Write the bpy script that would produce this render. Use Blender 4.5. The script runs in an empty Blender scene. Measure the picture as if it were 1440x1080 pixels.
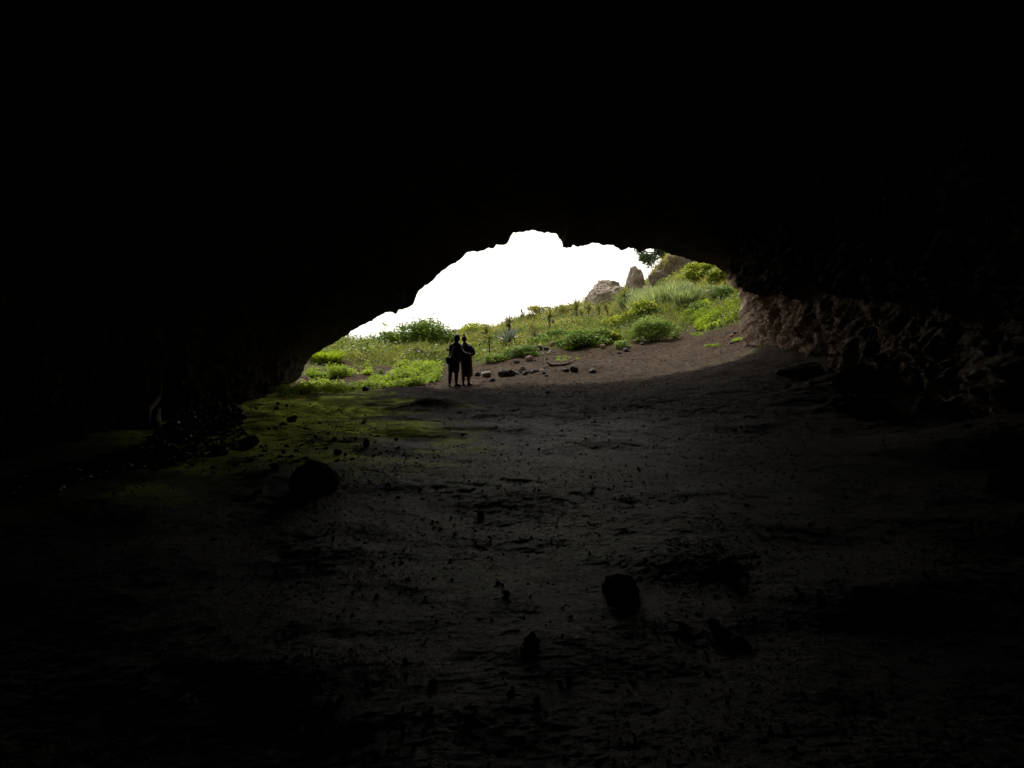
import bpy, bmesh, math, random
import numpy as np
from mathutils import Vector, Matrix, Quaternion

random.seed(7)
R = np.random.RandomState(11)
scn = bpy.context.scene
COL = scn.collection

# ------------------------------------------------------------------ camera
EYE = Vector((0.0, 0.0, 1.5))
FPX = 1130.0                      # focal length in pixels of a 1440 px wide frame
PITCH = math.atan(62.0 / FPX)     # looking slightly down
cam_d = bpy.data.cameras.new('camera')
cam_d.sensor_width = 36.0
cam_d.lens = 36.0 * FPX / 1440.0
cam_d.clip_start = 0.05
cam_d.clip_end = 6000.0
cam = bpy.data.objects.new('camera', cam_d)
cam.location = EYE
cam.rotation_euler = (math.pi / 2 - PITCH, 0, 0)
COL.objects.link(cam)
scn.camera = cam

# ------------------------------------------------------------------ light
SUN_EL, SUN_AZ = math.radians(63), math.radians(-24)    # ahead of us and to the left, bright haze
SKY_STRENGTH, SUN_STRENGTH, EXPOSURE = 0.15, 2.8, 0.9
w = bpy.data.worlds.new('World')
scn.world = w
w.use_nodes = True
nt = w.node_tree
for n in list(nt.nodes):
    nt.nodes.remove(n)
sky = nt.nodes.new('ShaderNodeTexSky')
sky.sky_type = 'NISHITA'
sky.sun_disc = False
sky.sun_elevation = SUN_EL
sky.sun_rotation = SUN_AZ
sky.dust_density = 1.0
sky.air_density = 1.2
sky.ozone_density = 0.6
hs = nt.nodes.new('ShaderNodeHueSaturation')
hs.inputs['Saturation'].default_value = 0.07
bg = nt.nodes.new('ShaderNodeBackground')
bg.inputs['Strength'].default_value = SKY_STRENGTH
ow = nt.nodes.new('ShaderNodeOutputWorld')
nt.links.new(sky.outputs[0], hs.inputs['Color'])
warm = nt.nodes.new('ShaderNodeMix')          # thin high cloud: white, a touch warm
warm.data_type = 'RGBA'
warm.blend_type = 'MULTIPLY'
warm.inputs[0].default_value = 1.0
warm.inputs[7].default_value = (1.03, .97, .90, 1)
nt.links.new(hs.outputs[0], warm.inputs[6])
nt.links.new(warm.outputs[2], bg.inputs['Color'])
nt.links.new(bg.outputs[0], ow.inputs['Surface'])
sd = bpy.data.lights.new('sun', 'SUN')
sd.energy = SUN_STRENGTH
sd.angle = math.radians(9)
sd.color = (1.0, 0.95, 0.86)
sun = bpy.data.objects.new('sun', sd)
sdir = Vector((math.sin(SUN_AZ) * math.cos(SUN_EL), math.cos(SUN_AZ) * math.cos(SUN_EL), math.sin(SUN_EL)))
sun.rotation_euler = sdir.to_track_quat('Z', 'Y').to_euler()
sun.location = (0, 40, 40)
COL.objects.link(sun)
vs = scn.view_settings
vs.view_transform = 'Standard'
vs.look = 'None'
vs.exposure = EXPOSURE
vs.gamma = 1.0
vs.use_curve_mapping = False
scn.cycles.use_denoising = True
scn.cycles.diffuse_bounces = 6
scn.cycles.max_bounces = 10
scn.cycles.sample_clamp_indirect = 6.0

# ------------------------------------------------------------------ noise
def _h(ix, iy, iz, seed):
    h = (ix.astype(np.int64) * 374761393 + iy.astype(np.int64) * 668265263 + iz.astype(np.int64) * 2147483647 + seed * 974634777) & 0xFFFFFFFF
    h = ((h ^ (h >> 13)) * 1274126177) & 0xFFFFFFFF
    h = ((h ^ (h >> 15)) * 2246822519) & 0xFFFFFFFF
    return ((h ^ (h >> 16)) & 0xFFFFFF) / float(0x1000000)

def vnoise(x, y, z, seed=0):
    """smooth value noise in -1..1"""
    x, y, z = np.broadcast_arrays(np.asarray(x, float), np.asarray(y, float), np.asarray(z, float))
    ix, iy, iz = np.floor(x), np.floor(y), np.floor(z)
    f = []
    for a, b in ((x, ix), (y, iy), (z, iz)):
        t = a - b
        f.append(t * t * t * (t * (t * 6 - 15) + 10))
    r = 0
    for dx in (0, 1):
        for dy in (0, 1):
            for dz in (0, 1):
                wgt = (f[0] if dx else 1 - f[0]) * (f[1] if dy else 1 - f[1]) * (f[2] if dz else 1 - f[2])
                r = r + wgt * _h(ix + dx, iy + dy, iz + dz, seed)
    return r * 2 - 1

def fbm(x, y, z, seed=0, octs=4, gain=0.5):
    r, a = 0, 1.0
    c, s = math.cos(0.6), math.sin(0.6)
    x = np.asarray(x, float); y = np.asarray(y, float); z = np.asarray(z, float)
    for k in range(octs):
        r = r + a * vnoise(x, y, z, seed + k * 17)
        x, y, z = (x * c - y * s) * 2.03 + 11.3, (x * s + y * c) * 2.03 + 5.1, z * 2.03 + 3.7
        a *= gain
    return r

def worley(x, y, z, seed=0):
    ix, iy, iz = np.floor(x), np.floor(y), np.floor(z)
    best = np.full(x.shape, 9.0)
    for dx in (-1, 0, 1):
        for dy in (-1, 0, 1):
            for dz in (-1, 0, 1):
                cx, cy, cz = ix + dx, iy + dy, iz + dz
                px = cx + _h(cx, cy, cz, seed); py = cy + _h(cx, cy, cz, seed + 1); pz = cz + _h(cx, cy, cz, seed + 2)
                best = np.minimum(best, (px - x) ** 2 + (py - y) ** 2 + (pz - z) ** 2)
    return np.sqrt(best)

def sstep(a, b, v):
    t = np.clip((np.asarray(v, float) - a) / (b - a), 0, 1)
    return t * t * (3 - 2 * t)

# ------------------------------------------------------------------ from a sight line to a place
_cp, _sp = math.cos(PITCH), math.sin(PITCH)
def ray(px, py):
    u, v = (px - 720.0) / FPX, (540.0 - py) / FPX
    return np.array((u, _cp + v * _sp, -_sp + v * _cp))

def P(px, py, Y):
    d = ray(px, py)
    return np.array((0, 0, 1.5)) + d * (Y / d[1])

def to_px(x, y, z):
    z = z - 1.5
    dep = y * _cp - z * _sp
    upc = y * _sp + z * _cp
    return 720 + x / dep * FPX, 540 - upc / dep * FPX

# ------------------------------------------------------------------ terrain
ctrl = [tuple(P(*c)) for c in (
    (645, 543, 25.6), (785, 513, 31), (700, 525, 28.5), (800, 517, 28.5), (690, 510, 34), (760, 492, 36),
    (860, 482, 36), (950, 470, 37), (1000, 470, 34), (1040, 452, 34), (620, 515, 33), (540, 520, 32), (440, 503, 33),
    (480, 484, 46), (540, 488, 46), (600, 490, 44), (660, 478, 52), (700, 466, 56), (735, 452, 60), (800, 434, 59), (760, 465, 48),
    (870, 446, 50), (820, 462, 46), (920, 410, 53), (945, 394, 56), (1000, 394, 46), (1030, 402, 42), (1040, 432, 36),
    (960, 425, 44), (930, 445, 42), (1000, 430, 39), (1060, 488, 29), (1100, 503, 24), (1150, 521, 21), (1180, 537, 18), (1300, 605, 12.5),
    (1420, 600, 10.5), (1440, 655, 9.5), (400, 547, 26), (330, 573, 19))]
ctrl += [(0, 0, -.16), (0, 5, -.13), (0, 10, -.09), (0, 16, -.05), (0, 21, -.02), (3, 24, .12), (-5, 10, -.06), (-5, 16, -.06), (-4, 24, -.04), (5, 8, -.03), (5, 15, .1), (5, 20, .3),
         (-6, 4, -.1), (6, 3, .0), (0, -8, 0.1), (-6, -8, .3), (6, -8, .3),
         (-14, 70, -3), (-4, 76, -2), (6, 86, 0), (16, 80, 7), (22, 60, 12), (18, 45, 9), (20, 34, 7), (14, 30, 4.5), (30, 50, 15), (-20, 34, 2.0), (-26, 46, 1.6), (-24, 20, 1.5), (-30, 60, -1),
         (15, 15, 2.5), (15, 0, 2.5), (-14, 8, 1.0), (-14, -8, 1.0), (-20, -20, 2), (20, -20, 2)]
ctrl = np.array(ctrl, float)
def _tps_fit(c, lam=0.02):
    n = len(c)
    d2 = ((c[:, None, :2] - c[None, :, :2]) ** 2).sum(-1)
    K = 0.5 * d2 * np.log(d2 + 1e-12) + lam * np.eye(n)
    Pm = np.c_[np.ones(n), c[:, :2]]
    A = np.block([[K, Pm], [Pm.T, np.zeros((3, 3))]])
    return np.linalg.solve(A, np.r_[c[:, 2], np.zeros(3)])
_tw = _tps_fit(ctrl)
def base_h(x, y):
    x = np.asarray(x, float); y = np.asarray(y, float)
    sh = x.shape
    xf, yf = np.clip(x.ravel(), -34, 34), np.clip(y.ravel(), -22, 90)
    r = np.full(xf.shape, _tw[-3]) + _tw[-2] * xf + _tw[-1] * yf
    for i in range(len(ctrl)):
        d2 = (xf - ctrl[i, 0]) ** 2 + (yf - ctrl[i, 1]) ** 2
        r += _tw[i] * 0.5 * d2 * np.log(d2 + 1e-12)
    r = r.reshape(sh)
    far = sstep(75, 190, y)
    side = sstep(26, 70, x)
    r = r * (1 - far) + far * (-22 + 24 * side * (1 - sstep(200, 700, y)))
    return r

MOUND = [tuple(P(608, 574, 18.5)[:2]) + (.55, .18), (2.6, 6.4, .6, -.10), (1.2, 5.3, .5, -.07), (2.3, 5.0, .5, .06), (-1.2, 7.4, 1.2, -.05)]
def H(x, y):
    x = np.asarray(x, float); y = np.asarray(y, float)
    b = base_h(x, y)
    out = sstep(30, 38, y)
    z = 0 * x
    b = b + (1 - out) * (0.05 * fbm(x * .7, y * .7, z, 3, 2) + 0.009 * fbm(x * 2.6, y * 2.6, z, 5, 2))
    b = b + (1 - out) * sstep(11, 17, y) * (.028 * fbm(x * 1.9, y * 2.2, z, 6, 3, .6))
    b = b + sstep(5.2, 6.6, x) * (1 - sstep(20, 25, y)) * (.06 * fbm(x * 1.3, y * 1.3, z, 7, 4, .6))
    b = b + out * (0.22 * fbm(x * .45, y * .45, z, 8, 3))
    for mx, my, mr, mh in MOUND:
        b = b + mh * np.exp(-((x - mx) ** 2 / (mr * 1.6) ** 2 + (y - my) ** 2 / mr ** 2) * 1.3)
    return b
def H_fine(x, y):
    z = 0 * x
    near = 1 - sstep(7, 16, y)
    rough = 0.55 + 0.45 * sstep(-.25, .45, fbm(x * .8, y * .8, z, 44, 2))
    lum = fbm(x * 6, y * 7, z, 21, 2)
    r = (.0030 + .008 * sstep(9, 15, y)) * np.sign(lum) * np.abs(lum) ** 1.2
    r = r - 0.024 * np.maximum(0, .42 - worley(x * 2.6, y * 3.0, z + .5, 91)) * 2 * sstep(.35, .6, vnoise(x * 1.7, y * 1.7, z, 93) * .5 + .5)
    r = r + (.0036 + .0035 * sstep(8, 14, y)) * fbm(x * 17, y * 18, z, 27, 3, .65) * (1 - .4 * sstep(20, 32, y)) + .026 * sstep(22, 26, y) * fbm(x * 2.4, y * 2.4, z, 31, 4, .65) + 0.0036 * fbm(x * 46, y * 48, z, 29, 2) * near
    return r * rough * (1 - .0 * near) * (1 - sstep(45, 60, y))

_YS = np.concatenate([np.arange(2, 30, .2), np.arange(30, 95, .4)])
def G(px, py):
    """the place on the ground first met along a sight line"""
    d = ray(px, py)
    X = d[0] / d[1] * _YS
    Z = 1.5 + d[2] / d[1] * _YS
    below = Z < H(X, _YS)
    if not below.any():
        hh = H(X, _YS)                                  # above the skyline: the crest itself
        k = int(np.argmax(np.where(_YS < 66, (hh - 1.5) / _YS, -9)))
        return np.array((X[k], _YS[k], float(hh[k])))
    k = int(np.argmax(below))
    lo, hi = _YS[max(k - 1, 0)], _YS[k]
    for _ in range(14):
        m = (lo + hi) / 2
        if 1.5 + d[2] / d[1] * m < float(H(d[0] / d[1] * m, m)):
            hi = m
        else:
            lo = m
    y = (lo + hi) / 2
    x = d[0] / d[1] * y
    return np.array((x, y, float(H(x, y))))

def inpoly(x, y, poly):
    inside = np.zeros(x.shape, bool)
    n = len(poly)
    for i in range(n):
        x1, y1 = poly[i]; x2, y2 = poly[(i + 1) % n]
        c = ((y1 > y) != (y2 > y)) & (x < (x2 - x1) * (y - y1) / (y2 - y1 + 1e-12) + x1)
        inside ^= c
    return inside
def zone(pts):
    return [tuple(G(*p)[:2]) for p in pts]
def soft(x, y, poly, rag=.5, blur=.5, seed=0, n=10):
    z = 0 * x
    xx = x + rag * fbm(x * 1.1, y * 1.1, z, 60 + seed, 3)
    yy = y + rag * fbm(x * 1.1, y * 1.1, z, 70 + seed, 3)
    rr = np.random.RandomState(seed)
    a = 0
    for _ in range(n):
        a = a + inpoly(xx + rr.normal() * blur, yy + rr.normal() * blur, poly)
    return a / n

# ------------------------------------------------------------------ object helpers
def mesh_from(name, verts, faces, mat=None, parent=None, smooth=True, attrs=None, loc=None):
    """faces: (n,3) or (n,4) array, or list of them"""
    verts = np.asarray(verts, np.float32)
    fl = faces if isinstance(faces, list) and len(faces) and isinstance(faces[0], np.ndarray) else [np.asarray(faces)]
    me = bpy.data.meshes.new(name)
    me.vertices.add(len(verts))
    me.vertices.foreach_set('co', verts.ravel())
    tot, starts, loops = 0, [], []
    for f in fl:
        k = f.shape[1]
        starts.append(tot + np.arange(len(f)) * k)
        loops.append(f.ravel())
        tot += f.size
    loops = np.concatenate(loops).astype(np.int32)
    starts = np.concatenate(starts).astype(np.int32)
    me.loops.add(len(loops))
    me.loops.foreach_set('vertex_index', loops)
    me.polygons.add(len(starts))
    me.polygons.foreach_set('loop_start', starts)
    if smooth:
        me.polygons.foreach_set('use_smooth', np.ones(len(starts), bool))
    me.update(calc_edges=True)
    for k, v in (attrs or {}).items():
        at = me.attributes.new(k, 'FLOAT', 'POINT')
        at.data.foreach_set('value', np.asarray(v, np.float32))
    if mat:
        me.materials.append(mat)
    o = bpy.data.objects.new(name, me)
    COL.objects.link(o)
    if parent:
        o.parent = parent
    if loc is not None:
        o.location = loc
    return o

def thing(name, label, cat, loc=(0, 0, 0), rotz=0, group=None):
    o = bpy.data.objects.new(name, None)
    COL.objects.link(o)
    o.empty_display_size = .2
    o.location = loc
    o.rotation_euler = (0, 0, rotz)
    return tag(o, label, cat, group)

def tag(o, label, cat, group=None):
    o['label'] = label
    o['category'] = cat
    if group:
        o['group'] = group
    return o

def tube(path, radii, seg=8, cap=True):
    path = np.asarray(path, float)
    n = len(path)
    V, F = [], []
    for i in range(n):
        t = path[min(i + 1, n - 1)] - path[max(i - 1, 0)]
        t = t / (np.linalg.norm(t) + 1e-9)
        a = np.cross(t, (0.31, .92, .17)); a /= np.linalg.norm(a) + 1e-9
        b = np.cross(t, a)
        for k in range(seg):
            g = 2 * math.pi * k / seg
            V.append(path[i] + radii[i] * (a * math.cos(g) + b * math.sin(g)))
    for i in range(n - 1):
        for k in range(seg):
            F.append((i * seg + k, i * seg + (k + 1) % seg, (i + 1) * seg + (k + 1) % seg, (i + 1) * seg + k))
    V.append(path[0]); V.append(path[-1])
    T = []
    for k in range(seg):
        T.append((len(V) - 2, (k + 1) % seg, k, k))
        T.append((len(V) - 1, (n - 1) * seg + k, (n - 1) * seg + (k + 1) % seg, (n - 1) * seg + (k + 1) % seg))
    V = np.array(V)
    F = np.array(F)
    T = np.array(T)[:, :3]
    return V, F, T

def join(parts):
    V, Q, T, o = [], [], [], 0
    for v, q, t in parts:
        V.append(v)
        if len(q): Q.append(q + o)
        if len(t): T.append(t + o)
        o += len(v)
    fs = []
    if Q: fs.append(np.concatenate(Q))
    if T: fs.append(np.concatenate(T))
    return np.concatenate(V), fs

# ------------------------------------------------------------------ materials
def newmat(name):
    m = bpy.data.materials.new(name)
    m.use_nodes = True
    t = m.node_tree
    for n in list(t.nodes):
        t.nodes.remove(n)
    out = t.nodes.new('ShaderNodeOutputMaterial')
    p = t.nodes.new('ShaderNodeBsdfPrincipled')
    t.links.new(p.outputs[0], out.inputs[0])
    return m, t, p, out
def ramp(t, src, stops):
    r = t.nodes.new('ShaderNodeValToRGB')
    e = r.color_ramp.elements
    while len(e) < len(stops):
        e.new(0.5)
    for k, (pos, c) in enumerate(stops):
        e[k].position = pos
        e[k].color = (*c, 1)
    t.links.new(src, r.inputs[0])
    return r.outputs[0]
def tnoise(t, scale, detail=6, rough=.6, vec=None, dist=0):
    n = t.nodes.new('ShaderNodeTexNoise')
    n.inputs['Scale'].default_value = scale
    n.inputs['Detail'].default_value = detail
    n.inputs['Roughness'].default_value = rough
    n.inputs['Distortion'].default_value = dist
    if vec: t.links.new(vec, n.inputs['Vector'])
    return n.outputs['Fac']
def coord(t, kind='Object'):
    return t.nodes.new('ShaderNodeTexCoord').outputs[kind]
def mix(t, fac, a, b, blend='MIX'):
    m = t.nodes.new('ShaderNodeMix')
    m.data_type = 'RGBA'
    m.blend_type = blend
    for sock, v in ((m.inputs[0], fac), (m.inputs[6], a), (m.inputs[7], b)):
        if hasattr(v, 'links') or hasattr(v, 'is_linked'):
            t.links.new(v, sock)
        else:
            sock.default_value = v if isinstance(v, float) else (*v, 1)
    return m.outputs[2]
def math_(t, op, a, b=None, clamp=False):
    m = t.nodes.new('ShaderNodeMath')
    m.operation = op
    m.use_clamp = clamp
    for sock, v in ((m.inputs[0], a), (m.inputs[1], b)):
        if v is None: continue
        if hasattr(v, 'is_linked'):
            t.links.new(v, sock)
        else:
            sock.default_value = v
    return m.outputs[0]
def attr(t, name):
    a = t.nodes.new('ShaderNodeAttribute')
    a.attribute_name = name
    return a.outputs['Fac']
def bump(t, p, h, strength, dist):
    b = t.nodes.new('ShaderNodeBump')
    b.inputs['Strength'].default_value = strength
    b.inputs['Distance'].default_value = dist
    t.links.new(h, b.inputs['Height'])
    t.links.new(b.outputs[0], p.inputs['Normal'])

def ground_mat():
    m, t, p, out = newmat('earth')
    v = coord(t)
    big = tnoise(t, .9, 5, .6, v)
    fine = tnoise(t, 9, 8, .7, v)
    dirt = mix(t, ramp(t, fine, [(.3, (0, 0, 0)), (.7, (1, 1, 1))]),
               ramp(t, big, [(.3, (.040, .031, .025)), (.7, (.066, .053, .042))]),
               ramp(t, big, [(.3, (.088, .070, .055)), (.7, (.135, .107, .083))]))
    mot = ramp(t, tnoise(t, 4.5, 7, .75, v), [(.36, (.45, .43, .42)), (.62, (1.25, 1.22, 1.18))])
    dirt = mix(t, 1.0, dirt, mot, 'MULTIPLY')
    # soil tint split along the shade line, outside slightly darker to offset the sun
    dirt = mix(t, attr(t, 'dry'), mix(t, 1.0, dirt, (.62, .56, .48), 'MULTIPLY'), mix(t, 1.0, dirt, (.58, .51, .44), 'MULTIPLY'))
    # pale chips and crumbs
    chip = t.nodes.new('ShaderNodeTexVoronoi'); chip.inputs['Scale'].default_value = 16
    t.links.new(v, chip.inputs['Vector'])
    dirt = mix(t, ramp(t, chip.outputs['Distance'], [(.035, (.8, .8, .8)), (.06, (0, 0, 0))]), dirt, (.30, .26, .2))
    moss_n = tnoise(t, 5.5, 7, .7, v)
    mossc = ramp(t, moss_n, [(.25, (.060, .070, .015)), (.6, (.125, .150, .026)), (.85, (.185, .205, .042))])
    mpat = ramp(t, math_(t, 'ADD', math_(t, 'MULTIPLY', moss_n, .6), math_(t, 'MULTIPLY', tnoise(t, 1.6, 6, .7, v), .4)), [(.30, (.14, .14, .14)), (.52, (1, 1, 1))])
    mm = math_(t, 'MULTIPLY', attr(t, 'moss'), mpat, True)
    mm = math_(t, 'MULTIPLY', mm, attr(t, 'moss_any'), True)
    c = mix(t, mm, dirt, mossc)
    sc = ramp(t, tnoise(t, 3, 6, .65, v), [(.3, (.045, .040, .020)), (.7, (.10, .105, .040))])
    c = mix(t, attr(t, 'green'), c, sc)
    t.links.new(c, p.inputs['Base Color'])
    # crumbs and matted dust between patches trodden smooth
    gn = tnoise(t, 15, 9, .82, v)
    gv_ = t.nodes.new('ShaderNodeTexVoronoi'); gv_.inputs['Scale'].default_value = 9
    t.links.new(v, gv_.inputs['Vector'])
    grit = math_(t, 'MULTIPLY', ramp(t, gn, [(.40, (.10, .10, .10)), (.62, (1.6, 1.6, 1.6))]), ramp(t, math_(t, 'ADD', gv_.outputs['Distance'], math_(t, 'MULTIPLY', gn, .5)), [(.30, (.15, .15, .15)), (.50, (1, 1, 1))]))
    # trodden and damp in the cave, dry and dusty outside; moss is never glossy
    damp = attr(t, 'damp')
    t.links.new(math_(t, 'SUBTRACT', .95, math_(t, 'MULTIPLY', damp, .33)), p.inputs['Roughness'])
    t.links.new(math_(t, 'MULTIPLY', math_(t, 'ADD', .12, math_(t, 'MULTIPLY', damp, .42)), grit), p.inputs['Specular IOR Level'])
    p.inputs['Specular Tint'].default_value = (1, .91, .80, 1)
    gl = t.nodes.new('ShaderNodeBsdfAnisotropic')          # the nap of the moss, scattering light forwards
    gl.inputs['Color'].default_value = (.86, .98, .20, 1)
    gl.inputs['Roughness'].default_value = .66
    msx = t.nodes.new('ShaderNodeMixShader')
    t.links.new(math_(t, 'MULTIPLY', mm, 1.1, True), msx.inputs[0])
    t.links.new(p.outputs[0], msx.inputs[1]); t.links.new(gl.outputs[0], msx.inputs[2])
    t.links.new(msx.outputs[0], out.inputs[0])
    h = math_(t, 'ADD', tnoise(t, 27, 9, .8, v), math_(t, 'MULTIPLY', tnoise(t, 95, 5, .75, v), .35))
    bump(t, p, h, 1.0, .055)
    t.links.new(p.inputs['Normal'].links[0].from_socket, gl.inputs['Normal'])
    return m

def rock_mat(name, dark, lite, sc=2.0, bd=.05, moss=0, grey=None):
    m, t, p, out = newmat(name)
    v = coord(t)
    f = tnoise(t, sc, 9, .68, v, .4)
    c = ramp(t, f, [(.32, dark), (.68, lite)])
    if grey:
        c = mix(t, ramp(t, tnoise(t, sc * .5, 4, .6, v), [(.45, (0, 0, 0)), (.62, (1, 1, 1))]), c, grey)
    if moss:
        c = mix(t, math_(t, 'MULTIPLY', ramp(t, tnoise(t, sc * 1.3, 6, .7, v), [(.48, (0, 0, 0)), (.62, (1, 1, 1))]), moss), c, (.085, .085, .022))
    t.links.new(c, p.inputs['Base Color'])
    p.inputs['Roughness'].default_value = .9
    p.inputs['Specular IOR Level'].default_value = .3
    vo = t.nodes.new('ShaderNodeTexVoronoi'); vo.inputs['Scale'].default_value = sc * 4
    t.links.new(v, vo.inputs['Vector'])
    h = math_(t, 'ADD', tnoise(t, sc * 4, 9, .72, v), math_(t, 'MULTIPLY', vo.outputs['Distance'], .6))
    bump(t, p, h, .9, bd)
    return m

def cave_mat():
    m, t, p, out = newmat('cave_rock')
    v = coord(t)
    f = tnoise(t, 1.7, 9, .7, v, .5)
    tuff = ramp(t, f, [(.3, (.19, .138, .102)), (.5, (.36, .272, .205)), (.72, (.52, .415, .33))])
    roof_shade = ramp(t, f, [(.3, (.018, .016, .012)), (.7, (.050, .045, .032))])  # near-black tone puts the darkness of the unlit roof into its colour
    c = mix(t, attr(t, 'tuff'), roof_shade, tuff)
    # seep of pale salts
    pk = t.nodes.new('ShaderNodeTexVoronoi'); pk.inputs['Scale'].default_value = 5.5
    t.links.new(v, pk.inputs['Vector'])
    c = mix(t, 1.0, c, ramp(t, math_(t, 'ADD', pk.outputs['Distance'], math_(t, 'MULTIPLY', tnoise(t, 11, 5, .7, v), .5)), [(.34, (.42, .36, .32)), (.60, (1.12, 1.1, 1.08))]), 'MULTIPLY')
    wet = math_(t, 'MULTIPLY', attr(t, 'salt'), ramp(t, tnoise(t, 9, 5, .7, v), [(.5, (0, 0, 0)), (.62, (1, 1, 1))]))
    c = mix(t, wet, c, (.33, .33, .34))
    t.links.new(c, p.inputs['Base Color'])
    p.inputs['Roughness'].default_value = .93
    p.inputs['Specular IOR Level'].default_value = .2
    vo = t.nodes.new('ShaderNodeTexVoronoi'); vo.inputs['Scale'].default_value = 7
    t.links.new(v, vo.inputs['Vector'])
    h = math_(t, 'ADD', math_(t, 'ADD', tnoise(t, 6, 10, .78, v), math_(t, 'MULTIPLY', vo.outputs['Distance'], .5)), math_(t, 'MULTIPLY', tnoise(t, 17, 6, .75, v), .45))
    bump(t, p, h, 1.0, .14)
    return m

def leaf_mat(name, stops, trans=.4, rough=.6, tcol=None):
    m, t, p, out = newmat(name)
    c = ramp(t, attr(t, 'tint'), stops)
    t.links.new(c, p.inputs['Base Color'])
    p.inputs['Roughness'].default_value = rough
    p.inputs['Specular IOR Level'].default_value = .3
    tr = t.nodes.new('ShaderNodeBsdfTranslucent')
    t.links.new(mix(t, 1.0, c, tcol or (1.25, 1.2, .55), 'MULTIPLY'), tr.inputs['Color'])
    ms = t.nodes.new('ShaderNodeMixShader')
    ms.inputs[0].default_value = trans
    t.links.new(p.outputs[0], ms.inputs[1])
    t.links.new(tr.outputs[0], ms.inputs[2])
    t.links.new(ms.outputs[0], out.inputs[0])
    return m
def plain(name, a, b, sc=20, rough=.8, bd=.004, trans=0, spec=.3):
    m, t, p, out = newmat(name)
    v = coord(t)
    f = tnoise(t, sc, 5, .6, v)
    c = ramp(t, f, [(.3, a), (.7, b)])
    t.links.new(c, p.inputs['Base Color'])
    p.inputs['Roughness'].default_value = rough
    p.inputs['Specular IOR Level'].default_value = spec
    bump(t, p, f, .5, bd)
    if trans:
        tr = t.nodes.new('ShaderNodeBsdfTranslucent')
        t.links.new(c, tr.inputs['Color'])
        ms = t.nodes.new('ShaderNodeMixShader')
        ms.inputs[0].default_value = trans
        t.links.new(p.outputs[0], ms.inputs[1]); t.links.new(tr.outputs[0], ms.inputs[2])
        t.links.new(ms.outputs[0], out.inputs[0])
    return m

M_EARTH = ground_mat()
M_CAVE = cave_mat()
M_BASALT = rock_mat('basalt', (.030, .026, .024), (.085, .075, .068), 5, .02)
M_BOULDER = rock_mat('boulder_stone', (.055, .048, .040), (.15, .13, .11), 4, .03)
M_BASALT_MOSS = rock_mat('mossy_basalt', (.030, .026, .024), (.08, .07, .06), 4, .03, .5)
M_PALE = rock_mat('pale_stone', (.13, .12, .105), (.34, .32, .29), 6, .015)
M_BROWN = rock_mat('brown_stone', (.09, .062, .045), (.20, .145, .105), 5, .02)
M_TUFF = rock_mat('tuff', (.14, .115, .09), (.36, .305, .255), 1.6, .09, .45)
M_CLIFF = rock_mat('cliff_tuff', (.085, .062, .05), (.26, .20, .155), 1.3, .12, .35, (.20, .18, .165))
M_BARK = plain('bark', (.05, .038, .028), (.13, .10, .075), 9, .9, .02)
M_WOOD = plain('weathered_wood', (.04, .026, .018), (.11, .073, .05), 14, .85, .01)
M_MEADOW = leaf_mat('meadow_leaf', [(0, (0.070, 0.093, 0.022)), (.45, (0.178, 0.209, 0.056)), (.8, (0.310, 0.302, 0.102)), (1, (0.466, 0.404, 0.186))], .45)
M_LIME = leaf_mat('lime_leaf', [(0, (0.087, 0.145, 0.014)), (.5, (0.196, 0.290, 0.026)), (1, (0.348, 0.435, 0.051))], .5)
M_SHRUB = leaf_mat('shrub_leaf', [(0, (0.048, 0.098, 0.022)), (.5, (0.130, 0.228, 0.043)), (1, (0.281, 0.389, 0.098))], .28, .45)
M_SHRUB_YEL = leaf_mat('yellow_shrub_leaf', [(0, (0.063, 0.098, 0.017)), (.5, (0.182, 0.238, 0.025)), (1, (0.378, 0.420, 0.070))], .45, .45)
M_FLAX = leaf_mat('flax_leaf', [(0, (0.092, 0.143, 0.067)), (.5, (0.218, 0.294, 0.151)), (1, (0.437, 0.500, 0.302))], .35, .4)
M_SWORD = leaf_mat('sword_leaf', [(0, (0.078, 0.098, 0.033)), (.5, (0.182, 0.208, 0.072)), (1, (0.338, 0.351, 0.143))], .35, .5)
M_AGAVE = leaf_mat('agave_leaf', [(0, (0.091, 0.117, 0.091)), (.5, (0.182, 0.221, 0.176)), (1, (0.312, 0.351, 0.286))], .12, .4, (1, 1, 1))
M_TREE = leaf_mat('dark_tree_leaf', [(0, (0.034, 0.068, 0.031)), (.5, (0.079, 0.130, 0.059)), (1, (0.203, 0.259, 0.135))], .25, .35)
M_DRYBUSH = leaf_mat('dry_bush_leaf', [(0, (.045, .035, .022)), (.5, (.10, .075, .045)), (1, (.17, .135, .085))], .3)
M_DEBRIS = leaf_mat('leaf_litter', [(0, (.035, .03, .022)), (.55, (.10, .085, .06)), (.88, (.19, .165, .12)), (1, (.42, .40, .36))], .1, .5, (1, 1, 1))

# ------------------------------------------------------------------ the ground sheet
def axis_lines(spans):
    a = []
    for s0, s1, st in spans:
        a.append(np.arange(s0, s1, st))
    return np.concatenate(a)
def geo(a, b, n):
    return np.geomspace(a, b, n)
gx = np.concatenate([-geo(17, 2600, 34)[::-1], axis_lines([(-16.6, -8, .16), (-8, 9, .034), (9, 17, .13)]), geo(17.2, 2600, 40)])
ys, yv = [], 2.0
while yv < 30:
    ys.append(yv)
    yv += min(max(.0048 * yv, .016), .10)
gy = np.concatenate([axis_lines([(-30, -10, 2), (-10, 2, .4)]), np.array(ys), axis_lines([(30.1, 44, .13), (44, 70, .3)]), geo(70.3, 2900, 60)])
XX, YY = np.meshgrid(gx, gy)
ZZ = H(XX, YY) + H_fine(XX, YY)
gv = np.stack([XX.ravel(), YY.ravel(), ZZ.ravel()], 1)
nx, ny = len(gx), len(gy)
idx = np.arange(nx * ny).reshape(ny, nx)
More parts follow.
